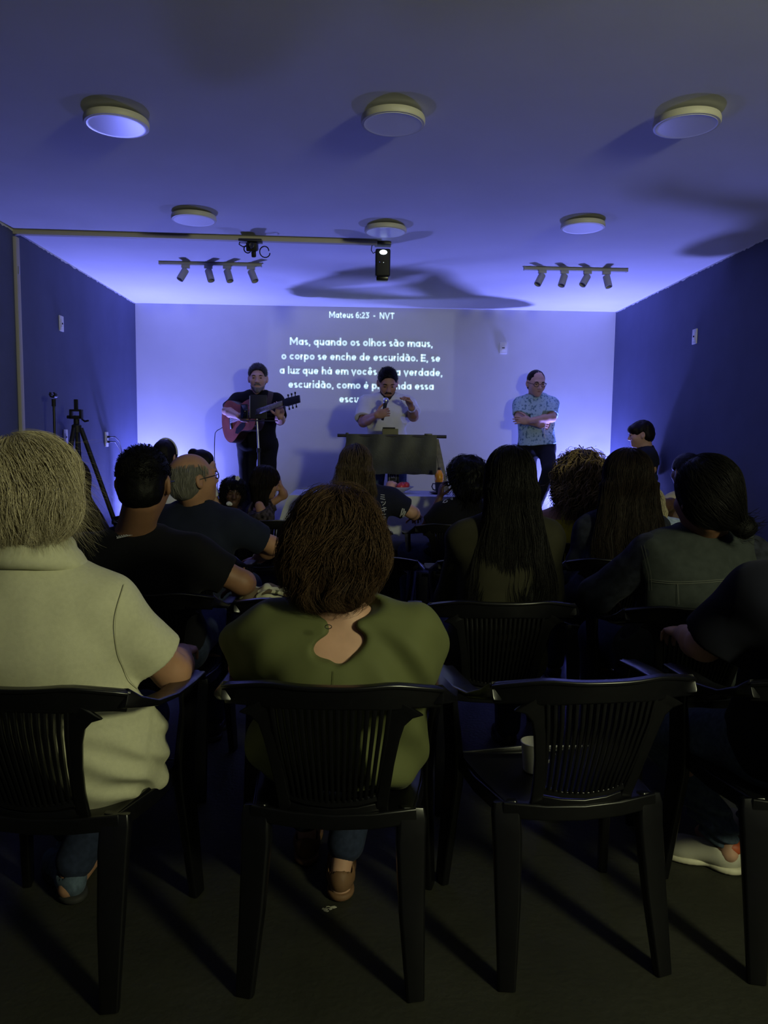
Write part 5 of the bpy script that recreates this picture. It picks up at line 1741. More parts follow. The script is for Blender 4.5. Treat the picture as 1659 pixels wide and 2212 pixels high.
# ---- 5: person in a denim vest with a low bun, second row right
def person_denim_vest():
    pel = seat_pel(1.19, 2.52, dy=.25)
    hc = head_at(1528, 980, 2.72, 1.16, .026)
    nb = at(1526, 1150, Y=2.80)
    el = at(1287, 1287, Y=2.86)
    p = pose(hc, pel, -2, hyaw=-10, hpitch=-3, hs=1.16, sc=1.04, sw=.178, bulk=1.14, nb=nb, fem=False, arms=[(el, el + np.array([.08, .22, -.04]), dict(d=(.4, 1, -.2), n=(0, 0, -1), side=(1, 0, 0))), None])
    root = person(pel[0], pel[1], 0, 'person with black hair in a low bun wearing a washed denim vest')
    body_mesh('body', p, .008, M['skin_brown'], root)
    shirt('long_sleeved_top', p, .008, M['jacket_dark'], root, off=.012, hem=.08, long=True, disp=folds(.006, 9, 5), soff=.022)

    def sleeveless(V):
        for i, sd in enumerate((-1, 1)):
            V.cap(p.sh[i] + p.rt * sd * .12 - UPZ * .05, p.sh[i] + p.rt * sd * .10 - UPZ * .22, .085, .09, .012, 's')
    v = shirt('denim_vest', p, .007, M['denim_vest'], root, off=.024, sleeve=0, hem=.06, disp=lambda P: .008 * vnoise(P * np.array([16, 10, 4]), 7) + .003 * vnoise(P * 18, 3), vneck=sleeveless, neck=.0, nk_r=.066, rx=1.04)
    V = Vol()
    for k in range(20):
        a0, a1 = PI + PI * k / 20, PI + PI * (k + 1) / 20
        q = lambda a: p.nb + p.B @ np.array([.086 * math.cos(a), .082 * math.sin(a) + .012, .012 + .016 * math.sin(a)])
        V.cap(q(a0), q(a1), .015, None, .006); V.cap(q(a0) - UPZ * .02 + p.B @ np.array([.010 * math.cos(a0), .010 * math.sin(a0), 0]), q(a1) - UPZ * .02 + p.B @ np.array([.010 * math.cos(a1), .010 * math.sin(a1), 0]), .010, None, .01)
    vol_obj('collar', V, .006, M['denim_vest'], v)
    W = VOLS[v.name]
    decal('yoke_seam', [[(1404, 1252), (1460, 1257), (1530, 1254), (1610, 1247), (1657, 1243)], [(1406, 1256), (1460, 1261), (1530, 1258), (1610, 1251), (1657, 1247)]], W, 2.6, .0018, M['stitch'], v)
    decal('armhole_seam', [[(1385, 1178), (1392, 1205), (1400, 1240), (1402, 1275)], [(1391, 1177), (1398, 1205), (1406, 1240), (1408, 1275)]], W, 2.6, .0018, M['stitch'], v)
    decal('back_seam', [[(1464, 1262), (1466, 1290), (1467, 1306)]], W, 2.6, .0016, M['stitch'], v)
    H_ = Vol(); s = p.hs
    H_.ell(hp(p, 0, -.016, .040), np.array([.088, .112, .100]) * s, p.R, .02)
    H_.ell(hp(p, .0, -.050, -.025), np.array([.082, .080, .072]) * s, p.R, .05)
    H_.ell(hp(p, .030, -.080, -.055), np.array([.040, .040, .036]) * s, p.R, .03)
    bun = at(1606, 1140, Y=2.62)
    H_.ell(bun, np.array([.046, .042, .040]), None, .005)
    H_.cap(bun, hp(p, .04, -.085, -.06), .018, .026, .008)
    H_.ell(hp(p, 0, .118, -.03), np.array([.085, .080, .095]) * s, p.R, .03, 's')
    h = vol_obj('hair', H_, .006, M['hair_black'], root, lambda P: .003 * vnoise(P * 50, 2))
    strands(H_, scalp(H_, p.hc, p.R, 1.2, 1300, 8), lambda P: (bun - P) / (np.linalg.norm(bun - P, axis=1, keepdims=True) + 1e-6), 13, .017, .004, h, M['hair_black'], .0010, noise=.010, seed=9, free=0)
    strands(H_, np.array([bun] * 60) + np.random.default_rng(4).normal(0, .012, (60, 3)), lambda P: np.tile(np.array([1.0, -.1, .15]), (len(P), 1)), 7, .012, .012, h, M['hair_black'], .0012, noise=.05, seed=3, free=6, name='loose_ends')
    seated_legs(p, root)


# ---- 6: long-haired woman in an olive jacket
def woman_olive_jacket():
    pel = seat_pel(0.515, 2.60, dy=.24)
    hc = head_at(1102, 965, 2.86, 1.02, .024)
    nb = at(1098, 1112, Y=2.88)
    p = pose(hc, pel, 0, hyaw=-3, hs=1.02, sc=1.0, sw=.150, bulk=1.02, fem=True, nb=nb)
    root = person(pel[0], pel[1], 0, 'person with very long straight black hair over a dark olive jacket')
    body_mesh('body', p, .009, M['skin_tan'], root)
    shirt('jacket', p, .007, M['jacket_olive'], root, off=.022, hem=.12, long=True, disp=lambda P: .010 * vnoise(P * np.array([11, 11, 4]), 4) + .004 * vnoise(P * 16, 6), soff=.018)
    long_hair(p, .006, M['hair_black'], root, top=.022, side=.010, width=(.088, .128, .175), length=.46, depth=.050, n=1500, seed=4, lean=.055)
    seated_legs(p, root)


# ---- 7: long-haired woman in dark denim, third row right
def woman_dark_denim():
    pel = seat_pel(1.27, 3.58, dy=.24)
    hc = head_at(1357, 970, 3.84, 1.06, .034)
    nb = at(1354, 1108, Y=3.88)
    p = pose(hc, pel, 0, hyaw=6, hs=1.06, sc=1.02, sw=.160, bulk=1.08, fem=True, nb=nb)
    root = person(pel[0], pel[1], 0, 'person with long thick dark brown hair over a dark denim jacket')
    body_mesh('body', p, .010, M['skin_tan'], root)
    shirt('jacket', p, .008, M['jacket_dark'], root, off=.024, hem=.12, long=True, disp=folds(.009, 9, 6), soff=.022)
    long_hair(p, .007, M['hair_dkbrown'], root, top=.030, side=.034, width=(.125, .155, .185), length=.44, depth=.060, n=1500, seed=6, lean=.06, lockw=.0014)
    seated_legs(p, root)


# ---- 8: balding man in a navy polo, third row left
def man_balding():
    pel = seat_pel(-0.86, 3.62, dy=.25)
    hc = head_at(417, 979, 3.86, 1.12, .0)
    nb = at(425, 1092, Y=3.92)
    el = at(588, 1178, Y=3.98)
    p = pose(hc, pel, 12, hyaw=52, hpitch=10, hs=1.12, sc=1.06, sw=.190, bulk=1.12, nb=nb, arms=[None, (el, at(556, 1208, Y=4.18), dict(d=(-.6, .7, -.2), n=(0, 0, -1), side=(-1, 0, 0)))])
    root = person(pel[0], pel[1], 0, 'person with a balding grey head and glasses in a navy polo, looking to the right')
    body_mesh('body', p, .007, M['skin_tan'], root)
    s = shirt('polo_shirt', p, .007, M['polo_navy'], root, off=.018, sleeve=.74, hem=.10, disp=folds(.005, 8, 2), soff=.026, neck=.0)
    V = Vol()
    for k in range(24):
        a0, a1 = 2 * PI * k / 24, 2 * PI * (k + 1) / 24
        q = lambda a: p.nb + p.B @ np.array([.084 * math.cos(a), .080 * math.sin(a) + .008, .012 - .026 * math.sin(a)])
        V.cap(q(a0), q(a1), .014, None, .006)
    vol_obj('collar', V, .006, M['polo_navy'], s)
    H_ = Vol()
    H_.ell(hp(p, 0, -.020, .020), np.array([.083, .100, .082]) * p.hs, p.R, .01)
    H_.ell(hp(p, 0, -.050, -.030), np.array([.074, .066, .060]) * p.hs, p.R, .03)
    H_.ell(hp(p, 0, .010, .120), np.array([.070, .115, .060]) * p.hs, p.R, .02, 's')
    H_.ell(hp(p, 0, .115, -.01), np.array([.10, .085, .12]) * p.hs, p.R, .015, 's')
    for sd in (-1, 1): H_.ell(hp(p, sd * .088, -.002, -.012), np.array([.026, .028, .040]) * p.hs, p.R, .012, 's')
    H_.plane(hp(p, 0, 0, -.085), p.R @ np.array([0, .15, -1]), .015)
    h = vol_obj('hair', H_, .006, M['hair_grey'], root, lambda P: .003 * vnoise(P * np.array([60, 60, 20]), 2))
    strands(H_, scalp(H_, p.hc, p.R, p.hs, 700, 3, zlo=-.4), comb(hp(p, 0, -.02, .1), .7, .8), 8, .014, .003, h, M['hair_grey'], .0009, noise=.03, seed=2)
    glasses(p, root, M['black_metal'])
    b_ = np.array(root.location)
    w_ = p.wr[1] * .9 + p.el[1] * .1; Rw = zto(p.wr[1] - p.el[1])
    wt = MB(b_).lathe([(.030, -.010), (.034, -.010), (.034, .010), (.030, .010), (.030, -.010)], w_, 24, Rw).build('watch', M['silver'], root)
    seated_legs(p, root)


# ---- 9: long-haired woman behind the white-haired man
def woman_left():
    pel = seat_pel(-1.41, 3.45, dy=.24)
    hc = at(150, 1052, Y=3.70)
    nb = at(158, 1140, Y=3.74)
    p = pose(hc, pel, 0, hyaw=20, hs=1.0, sc=1.0, sw=.165, bulk=1.08, fem=True, nb=nb)
    root = person(pel[0], pel[1], 0, 'person with long brown hair mostly hidden behind the white-haired man')
    body_mesh('body', p, .010, M['skin_tan'], root)
    shirt('top', p, .009, M['tee_black'], root, off=.018, hem=.10, sleeve=.8, disp=folds(.006, 8, 6))
    long_hair(p, .007, M['hair_dkbrown'], root, top=.022, side=.016, width=(.095, .12, .13), length=.34, depth=.055, n=800, seed=8, smat=M['hair_dkbrown'], shift=(.13, 0))
    seated_legs(p, root)


# ---- 10: woman with white lettering on her back
def woman_lettering():
    pel = seat_pel(-0.08, 4.95, dy=.24)
    hc = head_at(768, 962, 5.20, 1.08, .022)
    nb = at(782, 1050, Y=5.24)
    el = at(888, 1106, Y=5.26)
    p = pose(hc, pel, 0, hyaw=-4, hpitch=-4, hs=1.08, sc=1.06, sw=.205, bulk=1.25, fem=True, nb=nb, arms=[None, (el, at(903, 1116, Y=5.48), dict(d=(0, 1, -.1), n=(0, 0, -1), side=(-1, 0, 0)))])
    root = person(pel[0], pel[1], 0, 'person with white vertical lettering on the back of a navy T-shirt')
    body_mesh('body', p, .008, M['skin_fair'], root)
    s = shirt('t_shirt', p, .007, M['tee_navy'], root, off=.018, sleeve=.74, hem=.10, disp=folds(.004, 8, 3), soff=.028)
    long_hair(p, .006, M['hair_dkbrown'], root, top=.022, side=.018, width=(.105, .135, .15), length=.28, depth=.05, n=1100, seed=3, smat=M['hair_highlight'], wave=(.006, 1.2), shift=(-.03, 0))
    K = [[[(822.3, 1068.5), (831, 1069.5)], [(822, 1073), (831, 1074)], [(821.5, 1077), (832, 1079)]],
         [[(823.5, 1083.5), (825, 1086.5)], [(826.5, 1083), (828, 1086)], [(832.5, 1083), (831, 1088), (826, 1092)]],
         [[(824, 1099), (834, 1096.5)], [(824, 1103.5), (835, 1100.5)], [(829, 1095), (830.5, 1106.5)]],
         [[(825, 1111.5), (833.5, 1110.5)]],
         [[(825, 1117.5), (833.5, 1116.8), (829.5, 1122)], [(827, 1119), (830, 1123)]]]
    for st in K: decal('letter', st, VOLS[s.name], 5.0, .0052, M['print_white'], s)
    # worn plain white print on the sleeve
    decal('sleeve_print', [[(870, 1098), (868, 1104), (866, 1112), (864, 1116)], [(873, 1099), (872, 1106), (868, 1113)], [(876, 1104), (874, 1110), (870, 1117)]], VOLS[s.name], 5.1, .009, M['print_white'], s)
    seated_legs(p, root)


def curly(p, h, material, root, rad, n, lock, turns, length, cr=.02, seed=1, back=.06, low=-.06, smat=None, stepn=16):
    V = Vol(); s = p.hs
    V.ell(hp(p, 0, -.022, .035), np.array([.078 + rad, .098 + rad, .086 + rad]) * s, p.R, .02)
    V.ell(hp(p, 0, -.050, low), np.array([.085 + rad, .078 + rad * .8, .085]) * s, p.R, .05)
    V.ell(hp(p, 0, .135, -.035), np.array([.080, .080, .100]) * s, p.R, .03, 's')
    o = vol_obj('hair', V, h, material, root, lambda P: .013 * vnoise(P * 26, seed) + .006 * vnoise(P * 55, seed + 1))
    strands(V, scalp(V, p.hc, p.R, s * 1.2, n, seed, zlo=-.45), comb(hp(p, 0, -.02, .11), 1.0, .9), stepn, length / stepn, .004, o, smat or material, lock, noise=.05, curl=(cr, turns), seed=seed, free=int(stepn * .45), name='curls')
    return o, V


# ---- 11: dark curly-haired woman touching her face
def woman_hand_to_face():
    pel = seat_pel(0.64, 5.03, dy=.24)
    hc = head_at(1006, 985, 5.28, 1.0, .036)
    nb = at(1012, 1082, Y=5.32)
    el = at(920, 1142, Y=5.30); wr = at(950, 1074, Y=5.36)
    p = pose(hc, pel, -20, hyaw=-58, hpitch=-4, hs=1.0, sc=1.0, sw=.17, bulk=1.05, fem=True, nb=nb,
             arms=[(el, wr, dict(d=(.12, -.05, 1), n=(1, .3, 0), side=(.3, -1, 0), curls=((.9, 1.0, .8), (.5, .7, .6), (.6, .8, .7), (.7, .9, .8)), thumb=.3)), None])
    root = person(pel[0], pel[1], 0, 'person with dark curly hair and glasses holding a hand to the face')
    body_mesh('body', p, .0055, M['skin_dark'], root)
    s = shirt('t_shirt', p, .007, M['tee_black'], root, off=.018, sleeve=.70, hem=.10, disp=folds(.004, 8, 5), soff=.030)
    curly(p, .007, M['hair_black'], root, .040, 420, .0020, 3.0, .34, cr=.012, seed=4, low=-.085)
    glasses(p, root, M['black_metal'])
    decal('sleeve_print', [[(957, 1086), (962, 1077), (966, 1073)], [(959, 1086), (965, 1084), (966, 1081)], [(962, 1081), (965, 1078)], [(973, 1077), (977, 1079), (976, 1074)]], VOLS[s.name], 5.15, .007, M['print_white'], s)
    seated_legs(p, root)


# ---- 12: woman with honey curls in a yellow top
def woman_yellow():
    pel = seat_pel(1.17, 4.15, dy=.24)
    hc = head_at(1254, 976, 4.42, 1.02, .060)
    nb = at(1240, 1092, Y=4.44)
    p = pose(hc, pel, 0, hyaw=-8, hs=1.02, sc=1.02, sw=.180, bulk=1.14, fem=True, nb=nb)
    root = person(pel[0], pel[1], 0, 'person with big honey-brown curls in a bright yellow strap top')
    body_mesh('body', p, .007, M['skin_tan'], root)

    def cut(V):
        V.ell(p.nb + UPZ * .05, (.42, .20, .155), None, .02, 's')
    s = shirt('yellow_top', p, .007, M['yellow'], root, off=.006, sleeve=0, hem=.10, vneck=cut, disp=folds(.003, 9, 2))
    for i, sd in enumerate((-1, 1)):
        a = p.nb + p.rt * sd * .085
        pts = [a + np.array([sd * .012, -.125, -.17]), a + np.array([sd * .008, -.110, -.10]), a + np.array([0, -.085, -.045]), a + np.array([0, -.03, .005]), a + np.array([0, .05, -.01]), a + np.array([0, .12, -.09])]
        V = Vol()
        for k in range(len(pts) - 1): V.cap(pts[k], pts[k + 1], .015, None, .01)
        vol_obj('strap', V, .005, M['yellow'], s)
    curly(p, .007, M['hair_curl'], root, .066, 800, .0028, 3.0, .38, cr=.018, seed=7, low=-.075, smat=M['hair_curl'], stepn=26)
    seated_legs(p, root)


# ---- 13: blond person in a pale denim jacket
def person_pale_denim():
    pel = seat_pel(1.76, 4.35, dy=.24)
    hc = head_at(1396, 1050, 4.62, .98, .020)
    nb = at(1406, 1120, Y=4.64)
    p = pose(hc, pel, -6, hyaw=-20, hs=.98, sc=.98, sw=.168, bulk=1.1, fem=True, nb=nb)
    root = person(pel[0], pel[1], 0, 'person with blond hair in a pale denim jacket, mostly hidden behind long dark hair')
    body_mesh('body', p, .010, M['skin_fair'], root)
    shirt('jacket', p, .008, M['denim_pale'], root, off=.024, hem=.12, long=True, disp=folds(.009, 10, 3), soff=.030)
    long_hair(p, .007, M['hair_grey'], root, top=.020, side=.014, width=(.09, .10, .11), length=.20, depth=.045, n=700, seed=5, smat=M['hair_blond'])
    seated_legs(p, root)


# ---- 14: person in pale yellow, right
def person_sand():
    pel = seat_pel(2.16, 4.95, dy=.24)
    hc = head_at(1484, 977, 5.20, 1.04, .018)
    nb = at(1490, 1068, Y=5.24)
    el = at(1449, 1090, Y=5.0); wr = at(1405, 1097, Y=4.86)
    p = pose(hc, pel, 0, hyaw=-12, hs=1.04, sc=1.02, sw=.15, bulk=1.05, nb=nb, shr=(-.14, 0), arms=[(el, wr, dict(d=(-1, -.1, -.3), n=(0, 0, -1), side=(0, 1, 0))), None])
    root = person(pel[0], pel[1], 0, 'person in a pale yellow top with an arm along the next chair')
    body_mesh('body', p, .007, M['skin_dark'], root)
    shirt('top', p, .008, M['top_sand'], root, off=.016, sleeve=.30, hem=.10, disp=folds(.004, 9, 3), soff=.024)
    crop_cap(p, .007, M['hair_black'], root, .016, -.08)
    seated_legs(p, root)


# ---- 15, 16: two heads by the left corner light
def person_headband():
    pel = seat_pel(-1.50, 5.42, dy=.24)
    hc = head_at(358, 951, 5.68, .98, .012)
    nb = at(370, 1008, Y=5.72)
    p = pose(hc, pel, 0, hyaw=18, hpitch=-14, hs=.98, sc=.98, sw=.165, bulk=1.05, fem=True, nb=nb)
    root = person(pel[0], pel[1], 0, 'person with a white headband and white top near the left corner light')
    body_mesh('body', p, .008, M['skin_fair'], root)
    shirt('top', p, .008, M['white_tee'], root, off=.018, sleeve=.7, hem=.10, disp=folds(.005, 9, 3))
    H_ = Vol(); s = p.hs
    H_.ell(hp(p, 0, -.018, .038), np.array([.086, .108, .096]) * s, p.R, .02)
    H_.ell(hp(p, 0, -.06, -.035), np.array([.07, .06, .05]) * s, p.R, .04)
    H_.ell(hp(p, 0, .12, -.03), np.array([.08, .08, .09]) * s, p.R, .03, 's')
    h = vol_obj('hair', H_, .006, M['hair_dkbrown'], root, lambda P: .002 * vnoise(P * 70, 2))
    b_ = np.array(root.location)
    pts = [hp(p, .094 * math.cos(a), -.005 - .03 * math.sin(a), .036 + .104 * math.sin(a)) for a in np.linspace(-.1, PI + .1, 25)]
    MB(b_).tube(pts, .0065, 8).build('headband', M['white_tee'], h)
    seated_legs(p, root)


def child_bun():
    x = at(443, 985, Y=5.66)[0]
    hc = head_at(438, 972, 5.66, .90, .010)
    pel = np.array([x - .04, 5.68, .60]); nb = at(428, 1018, Y=5.68)
    p = pose(hc, pel, 50, hyaw=80, hpitch=-8, hs=.90, sc=.70, sw=.165, bulk=.95, fem=True, seated=False, nb=nb)
    root = person(pel[0], pel[1], 0, 'small person with brown hair tied in a bun, standing left of the guitar cable')
    body_mesh('body', p, .007, M['skin_fair'], root)
    shirt('top', p, .007, M['white_tee'], root, off=.014, sleeve=.7, hem=.12, disp=folds(.004, 9, 3))
    H_ = Vol(); s = p.hs
    H_.ell(hp(p, 0, -.016, .038), np.array([.084, .106, .094]) * s, p.R, .02)
    H_.ell(hp(p, 0, -.09, .09), np.array([.042, .042, .040]) * s, p.R, .01)
    H_.ell(hp(p, 0, .12, -.03), np.array([.08, .08, .09]) * s, p.R, .03, 's')
    H_.plane(hp(p, 0, 0, -.06), p.R @ np.array([0, .3, -1]), .02)
    vol_obj('hair', H_, .006, M['hair_dkbrown'], root, lambda P: .003 * vnoise(P * 50, 2))
    trousers('trousers', p, .009, M['jeans_dark'], root); shoes(p, M['shoe_dark'], M['sole_dark'], root)


# ---- 17: curly-haired child facing the room, 18: girl with a fringe
def child_curly():
    hc = head_at(503, 1030, 5.60, .84, .022)
    nb = hc + np.array([0, .03, -.160]); pel = np.array([hc[0], 5.64, .50])
    p = pose(hc, pel, 172, hyaw=165, hpitch=-4, hs=.84, sc=.56, sw=.19, bulk=1.05, fem=True, seated=False, nb=nb)
    root = person(pel[0], pel[1], 0, 'small child with dark curls and a flower in the hair, facing the audience')
    body_mesh('body', p, .005, M['skin_dark'], root)
    M['dress_dark'] = cloth('dark patterned dress', (0.030, 0.024, 0.030), noise=(45, 0.9))
    d = shirt('dress', p, .006, M['dress_dark'], root, off=.014, sleeve=.6, hem=.16, disp=folds(.004, 12, 3), soff=.022)
    V = Vol()
    V.ell(at(496, 1088, Y=5.53), (.027, .010, .018), None, .005)
    vol_obj('white_patch', V, .004, M['white_tee'], d)
    face_bits(p, root, M['hair_black'], M['lip'])
    h, V = curly(p, .006, M['hair_black'], root, .022, 380, .0020, 3.0, .20, cr=.010, seed=9, low=-.05)
    fl = at(513, 1033, Y=5.50); b_ = np.array(root.location)
    f = MB(b_)
    for k in range(5):
        a = 2 * PI * k / 5
        f.lathe([(0, -.003), (.009, 0), (.007, .004), (0, .006)], fl + np.array([.010 * math.cos(a), 0, .010 * math.sin(a)]), 10, rotx(PI / 2))
    f.build('flower', M['white_tee'], h)
    trousers('leggings', p, .008, M['trousers_black'], root); shoes(p, M['shoe_dark'], M['sole_dark'], root)


def girl_fringe():
    pel = np.array([-0.735, 5.47, .535])
    hc = head_at(574, 1006, 5.56, .90, .022)
    nb = hc + np.array([-.045, .0, -.160])
    e0 = at(613, 1070, Y=5.66); w0 = at(606, 1050, Y=5.62)
    e1 = at(560, 1092, Y=5.42); w1 = at(570, 1122, Y=5.40)
    p = pose(hc, pel, 66, hyaw=62, hpitch=-14, hs=.90, sc=.76, sw=.155, bulk=.98, fem=True, nb=nb,
             arms=[(e0, w0, dict(d=(-.15, -.1, 1), n=(-1, 0, .1), side=(0, -1, .3), curl=(.3, .4, .4))), (e1, w1, dict(d=(.5, .2, -1), n=(0, 1, 0), side=(1, 0, 0)))])
    root = person(pel[0], pel[1], 0, 'young person with a dark fringe, hand on the forehead, beside the white table')
    body_mesh('body', p, .0045, M['skin_tan'], root)
    M['dress_floral'] = cloth('dark floral dress', (0.045, 0.036, 0.040), noise=(38, 0.95))
    shirt('dress', p, .006, M['dress_floral'], root, off=.016, sleeve=.62, hem=.14, disp=folds(.005, 12, 3), soff=.034)
    long_hair(p, .006, M['hair_dkbrown'], root, top=.020, side=.014, width=(.09, .10, .09), length=.22, depth=.05, n=700, seed=5)
    F_ = Vol(); s = p.hs
    F_.ell(hp(p, 0, .045, .060), np.array([.080, .062, .048]) * s, p.R, .01)
    vol_obj('fringe', F_, .005, M['hair_dkbrown'], root, lambda P: .003 * vnoise(P * 60, 3))
    face_bits(p, root, M['hair_dkbrown'], M['lip'])
    seated_legs(p, root, 'trousers_black')


for f in (man_black_tee, person_denim_vest, woman_olive_jacket, woman_dark_denim, man_balding, woman_left, woman_lettering, woman_hand_to_face,
          woman_yellow, person_pale_denim, person_sand, person_headband, child_bun, child_curly, girl_fringe):
    f()
# ------------------------------------------------------------------ the people standing at the front
M['tee_blue'] = mat('pale blue leaf-print cotton', (0.36, 0.50, 0.56), 0.9, 0.1, noise=(42, 0.1, 6))
r = [n for n in M['tee_blue'].node_tree.nodes if n.type == 'VALTORGB'][0]
r.color_ramp.elements[0].position = 0.38; r.color_ramp.elements[0].color = (0.11, 0.20, 0.26, 1)
r.color_ramp.elements[1].position = 0.47; r.color_ramp.elements[1].color = (0.36, 0.50, 0.56, 1)
M['beard_dark'] = mat('dark stubble', (0.030, 0.018, 0.014), 0.8, 0.2, noise=(200, 0.4))
M['beard_grey'] = mat('greying beard', (0.16, 0.14, 0.13), 0.8, 0.2, noise=(160, 0.4))


def beard(p, root, m_, full=1.0):
    V = Vol(); s = p.hs
    V.ell(hp(p, 0, .026, -.050), np.array([.0645, .0675, .064]) * s, p.R, .01)
    V.ell(hp(p, 0, .070, -.094), np.array([.030, .027, .026 * full]) * s, p.R, .02)
    V.plane(hp(p, 0, .03, -.055), p.R @ np.array([0, .25, 1]), .012)
    V.ell(hp(p, 0, .105, -.062), np.array([.024, .03, .008]) * s, p.R, .006, 's')
    V.ell(hp(p, 0, -.085, -.06), np.array([.10, .088, .12]) * s, p.R, .01, 's')
    V.ell(hp(p, 0, .06, -.012), np.array([.052, .08, .030]) * s, p.R, .01, 's')
    V.cap(hp(p, -.026, .082, -.058), hp(p, -.014, .097, -.047), .0075 * s, None, .006)
    V.cap(hp(p, .026, .082, -.058), hp(p, .014, .097, -.047), .0075 * s, None, .006)
    V.cap(hp(p, -.014, .097, -.047), hp(p, .014, .097, -.047), .0065 * s, None, .006)
    return vol_obj('beard', V, .0035, m_, root, lambda P: .0012 * vnoise(P * 180, 2))


M['hair_salt'] = hairmat('dark greying hair', (0.022, 0.018, 0.016), (0.09, 0.085, 0.08))


# ---- guitarist
def guitarist():
    hc = head_at(557, 787, 7.28, 1.06, .008)
    nb = at(556, 846, Y=7.33); pel = at(556, 962, Y=7.34)
    el0, wr0 = at(605, 908, Y=7.16), at(606, 901, Y=6.86)
    el1, wr1 = at(490, 888, Y=7.20), at(515, 899, Y=6.93)
    kn = [at(580, 1045, Y=7.30), at(534, 1045, Y=7.30)]; an = [np.array([at(577, 1140, Y=7.36)[0], 7.36, STG + .085]), np.array([at(527, 1140, Y=7.34)[0], 7.34, STG + .085])]
    p = pose(hc, pel, 180, hyaw=176, hpitch=-4, hs=1.06, sc=1.03, sw=.172, bulk=1.02, seated=False, floor=STG, nb=nb,
             arms=[(el0, wr0, dict(d=(-.10, -.35, .95), n=(-.2, .9, .3), side=(-1, 0, .2), curl=(.75, 1.0, .8))), (el1, wr1, dict(d=(.95, -.15, -.25), n=(.1, .95, .1), side=(.2, -.2, 1), curl=(.5, .7, .5)))],
             legs=[(kn[0], an[0]), (kn[1], an[1])])
    root = person(pel[0], pel[1], STG, 'person with a greying beard in black clothes playing an acoustic guitar')
    body_mesh('body', p, .0048, M['skin_fair'], root)

    def vn(V): V.cap(nb + np.array([0, -.13, -.055]), nb + np.array([0, -.10, .06]), .030, .075, .01, 's')
    sh_ = shirt('t_shirt', p, .007, M['tee_black'], root, off=.018, sleeve=.80, hem=.10, disp=folds(.005, 9, 3), soff=.026, vneck=vn)
    trousers('jeans', p, .008, M['trousers_black'], root, disp=folds(.004, 12, 4)); shoes(p, M['shoe_dark'], M['sole_dark'], root)
    crop_cap(p, .0045, M['hair_salt'], root, .008, -.07, crown=.010, locks=900, lift=.004)
    beard(p, root, M['beard_grey'], 1.25)
    face_bits(p, root, M['hair_dkbrown'])
    # guitar
    c = at(524, 905, Y=7.06)
    yh = min(np.linspace(6.2, 7.0, 81), key=lambda y_: abs(np.linalg.norm(at(650, 862, Y=y_) - c) - .80))
    u = unit(at(650, 862, Y=yh) - c); n = unit(np.array([-.52, -.84, .10]) - u * np.dot(u, [-.52, -.84, .10])); v = np.cross(n, u)
    c = at(524, 905, Y=7.06)
    g = empty('acoustic_guitar', c, 'reddish acoustic guitar held by the bearded person in black', 'guitar')
    Q = lambda a, b, d_: u * a + v * b + n * d_
    prof = catmull([(-.250, .0), (-.243, .07), (-.215, .145), (-.15, .196), (-.08, .185), (0, .135), (.05, .122), (.12, .137), (.185, .138), (.232, .095), (.248, .04), (.250, 0)], 46)
    out = [(a, b) for a, b in prof] + [(a, -b) for a, b in prof[-2:0:-1]]
    N = len(out)
    for nm, d0, d1, sc_, mm in (('body', -.052, .046, 1.0, 'guitar_side'), ('top', .046, .050, .985, 'guitar_top')):
        mb = MB()
        mb.strip([[Q(a * sc_, b * sc_, d0) for a, b in out], [Q(a * sc_, b * sc_, d1) for a, b in out]])
        o = mb.build(nm, M[mm], g, bevel=.002 if nm == 'body' else 0)
    MB().strip([[Q(.075 + r_ * math.cos(a), r_ * math.sin(a), .0508) for a in np.linspace(0, 2 * PI, 25)[:-1]] for r_ in (.050,)] + [[Q(.075 + .050 * math.cos(a), .050 * math.sin(a), .0515) for a in np.linspace(0, 2 * PI, 25)[:-1]]]).build('sound_hole', M['black'], g)
    pk = [(.06, -.05), (.02, -.055), (-.04, -.085), (-.06, -.125), (-.02, -.14), (.05, -.115), (.09, -.09), (.10, -.05)]
    MB().strip([[Q(a, b, .0502) for a, b in pk], [Q(a, b, .0518) for a, b in pk]]).build('pickguard', M['black'], g)
    b_ = MB().box((0, 0, 0), (.03, .15, .010)).build('bridge', M['dark_wood'], g); b_.location = tuple(Q(-.105, 0, .056)); b_.rotation_euler = Matrix([list(x) for x in np.stack([u, v, n], 1)]).to_euler()
    MB().strip([[Q(.15, s_, d_) for s_, d_ in ((-.028, .052), (.028, .052), (.026, .040), (0, .028), (-.026, .040))], [Q(.62, s_, d_) for s_, d_ in ((-.022, .052), (.022, .052), (.020, .040), (0, .030), (-.020, .040))]]).build('neck', M['guitar_side'], g)
    MB().strip([[Q(.09, s_, d_) for s_, d_ in ((-.028, .0525), (.028, .0525), (.028, .058), (-.028, .058))], [Q(.62, s_, d_) for s_, d_ in ((-.022, .0525), (.022, .0525), (.022, .058), (-.022, .058))]]).build('fretboard', M['fret'], g)
    hdm = MB().strip([[Q(.62, s_, d_) for s_, d_ in ((-.024, .035), (.024, .035), (.024, .050), (-.024, .050))], [Q(.66, s_, d_) for s_, d_ in ((-.036, .028), (.036, .028), (.036, .044), (-.036, .044))], [Q(.80, s_, d_) for s_, d_ in ((-.032, .008), (.032, .008), (.032, .024), (-.032, .024))]]).build('headstock', M['black_metal'], g, bevel=.003)
    for a in (.67, .715, .76):
        for s_ in (-1, 1):
            MB().tube([Q(a, s_ * .03, .026), Q(a, s_ * .058, .024)], [.004, .004], 8).box(Q(a, s_ * .060, .024), (.014, .012, .016)).build('tuning_peg', M['black'], hdm)
    st = MB()
    for k in range(6):
        s_ = -.017 + .0068 * k
        st.tube([Q(-.105, s_ * 1.25, .0625), Q(.62, s_, .0605)], .0007, 4)
    o = st.build('strings', M['chrome'], g); o['kind'] = 'stuff'
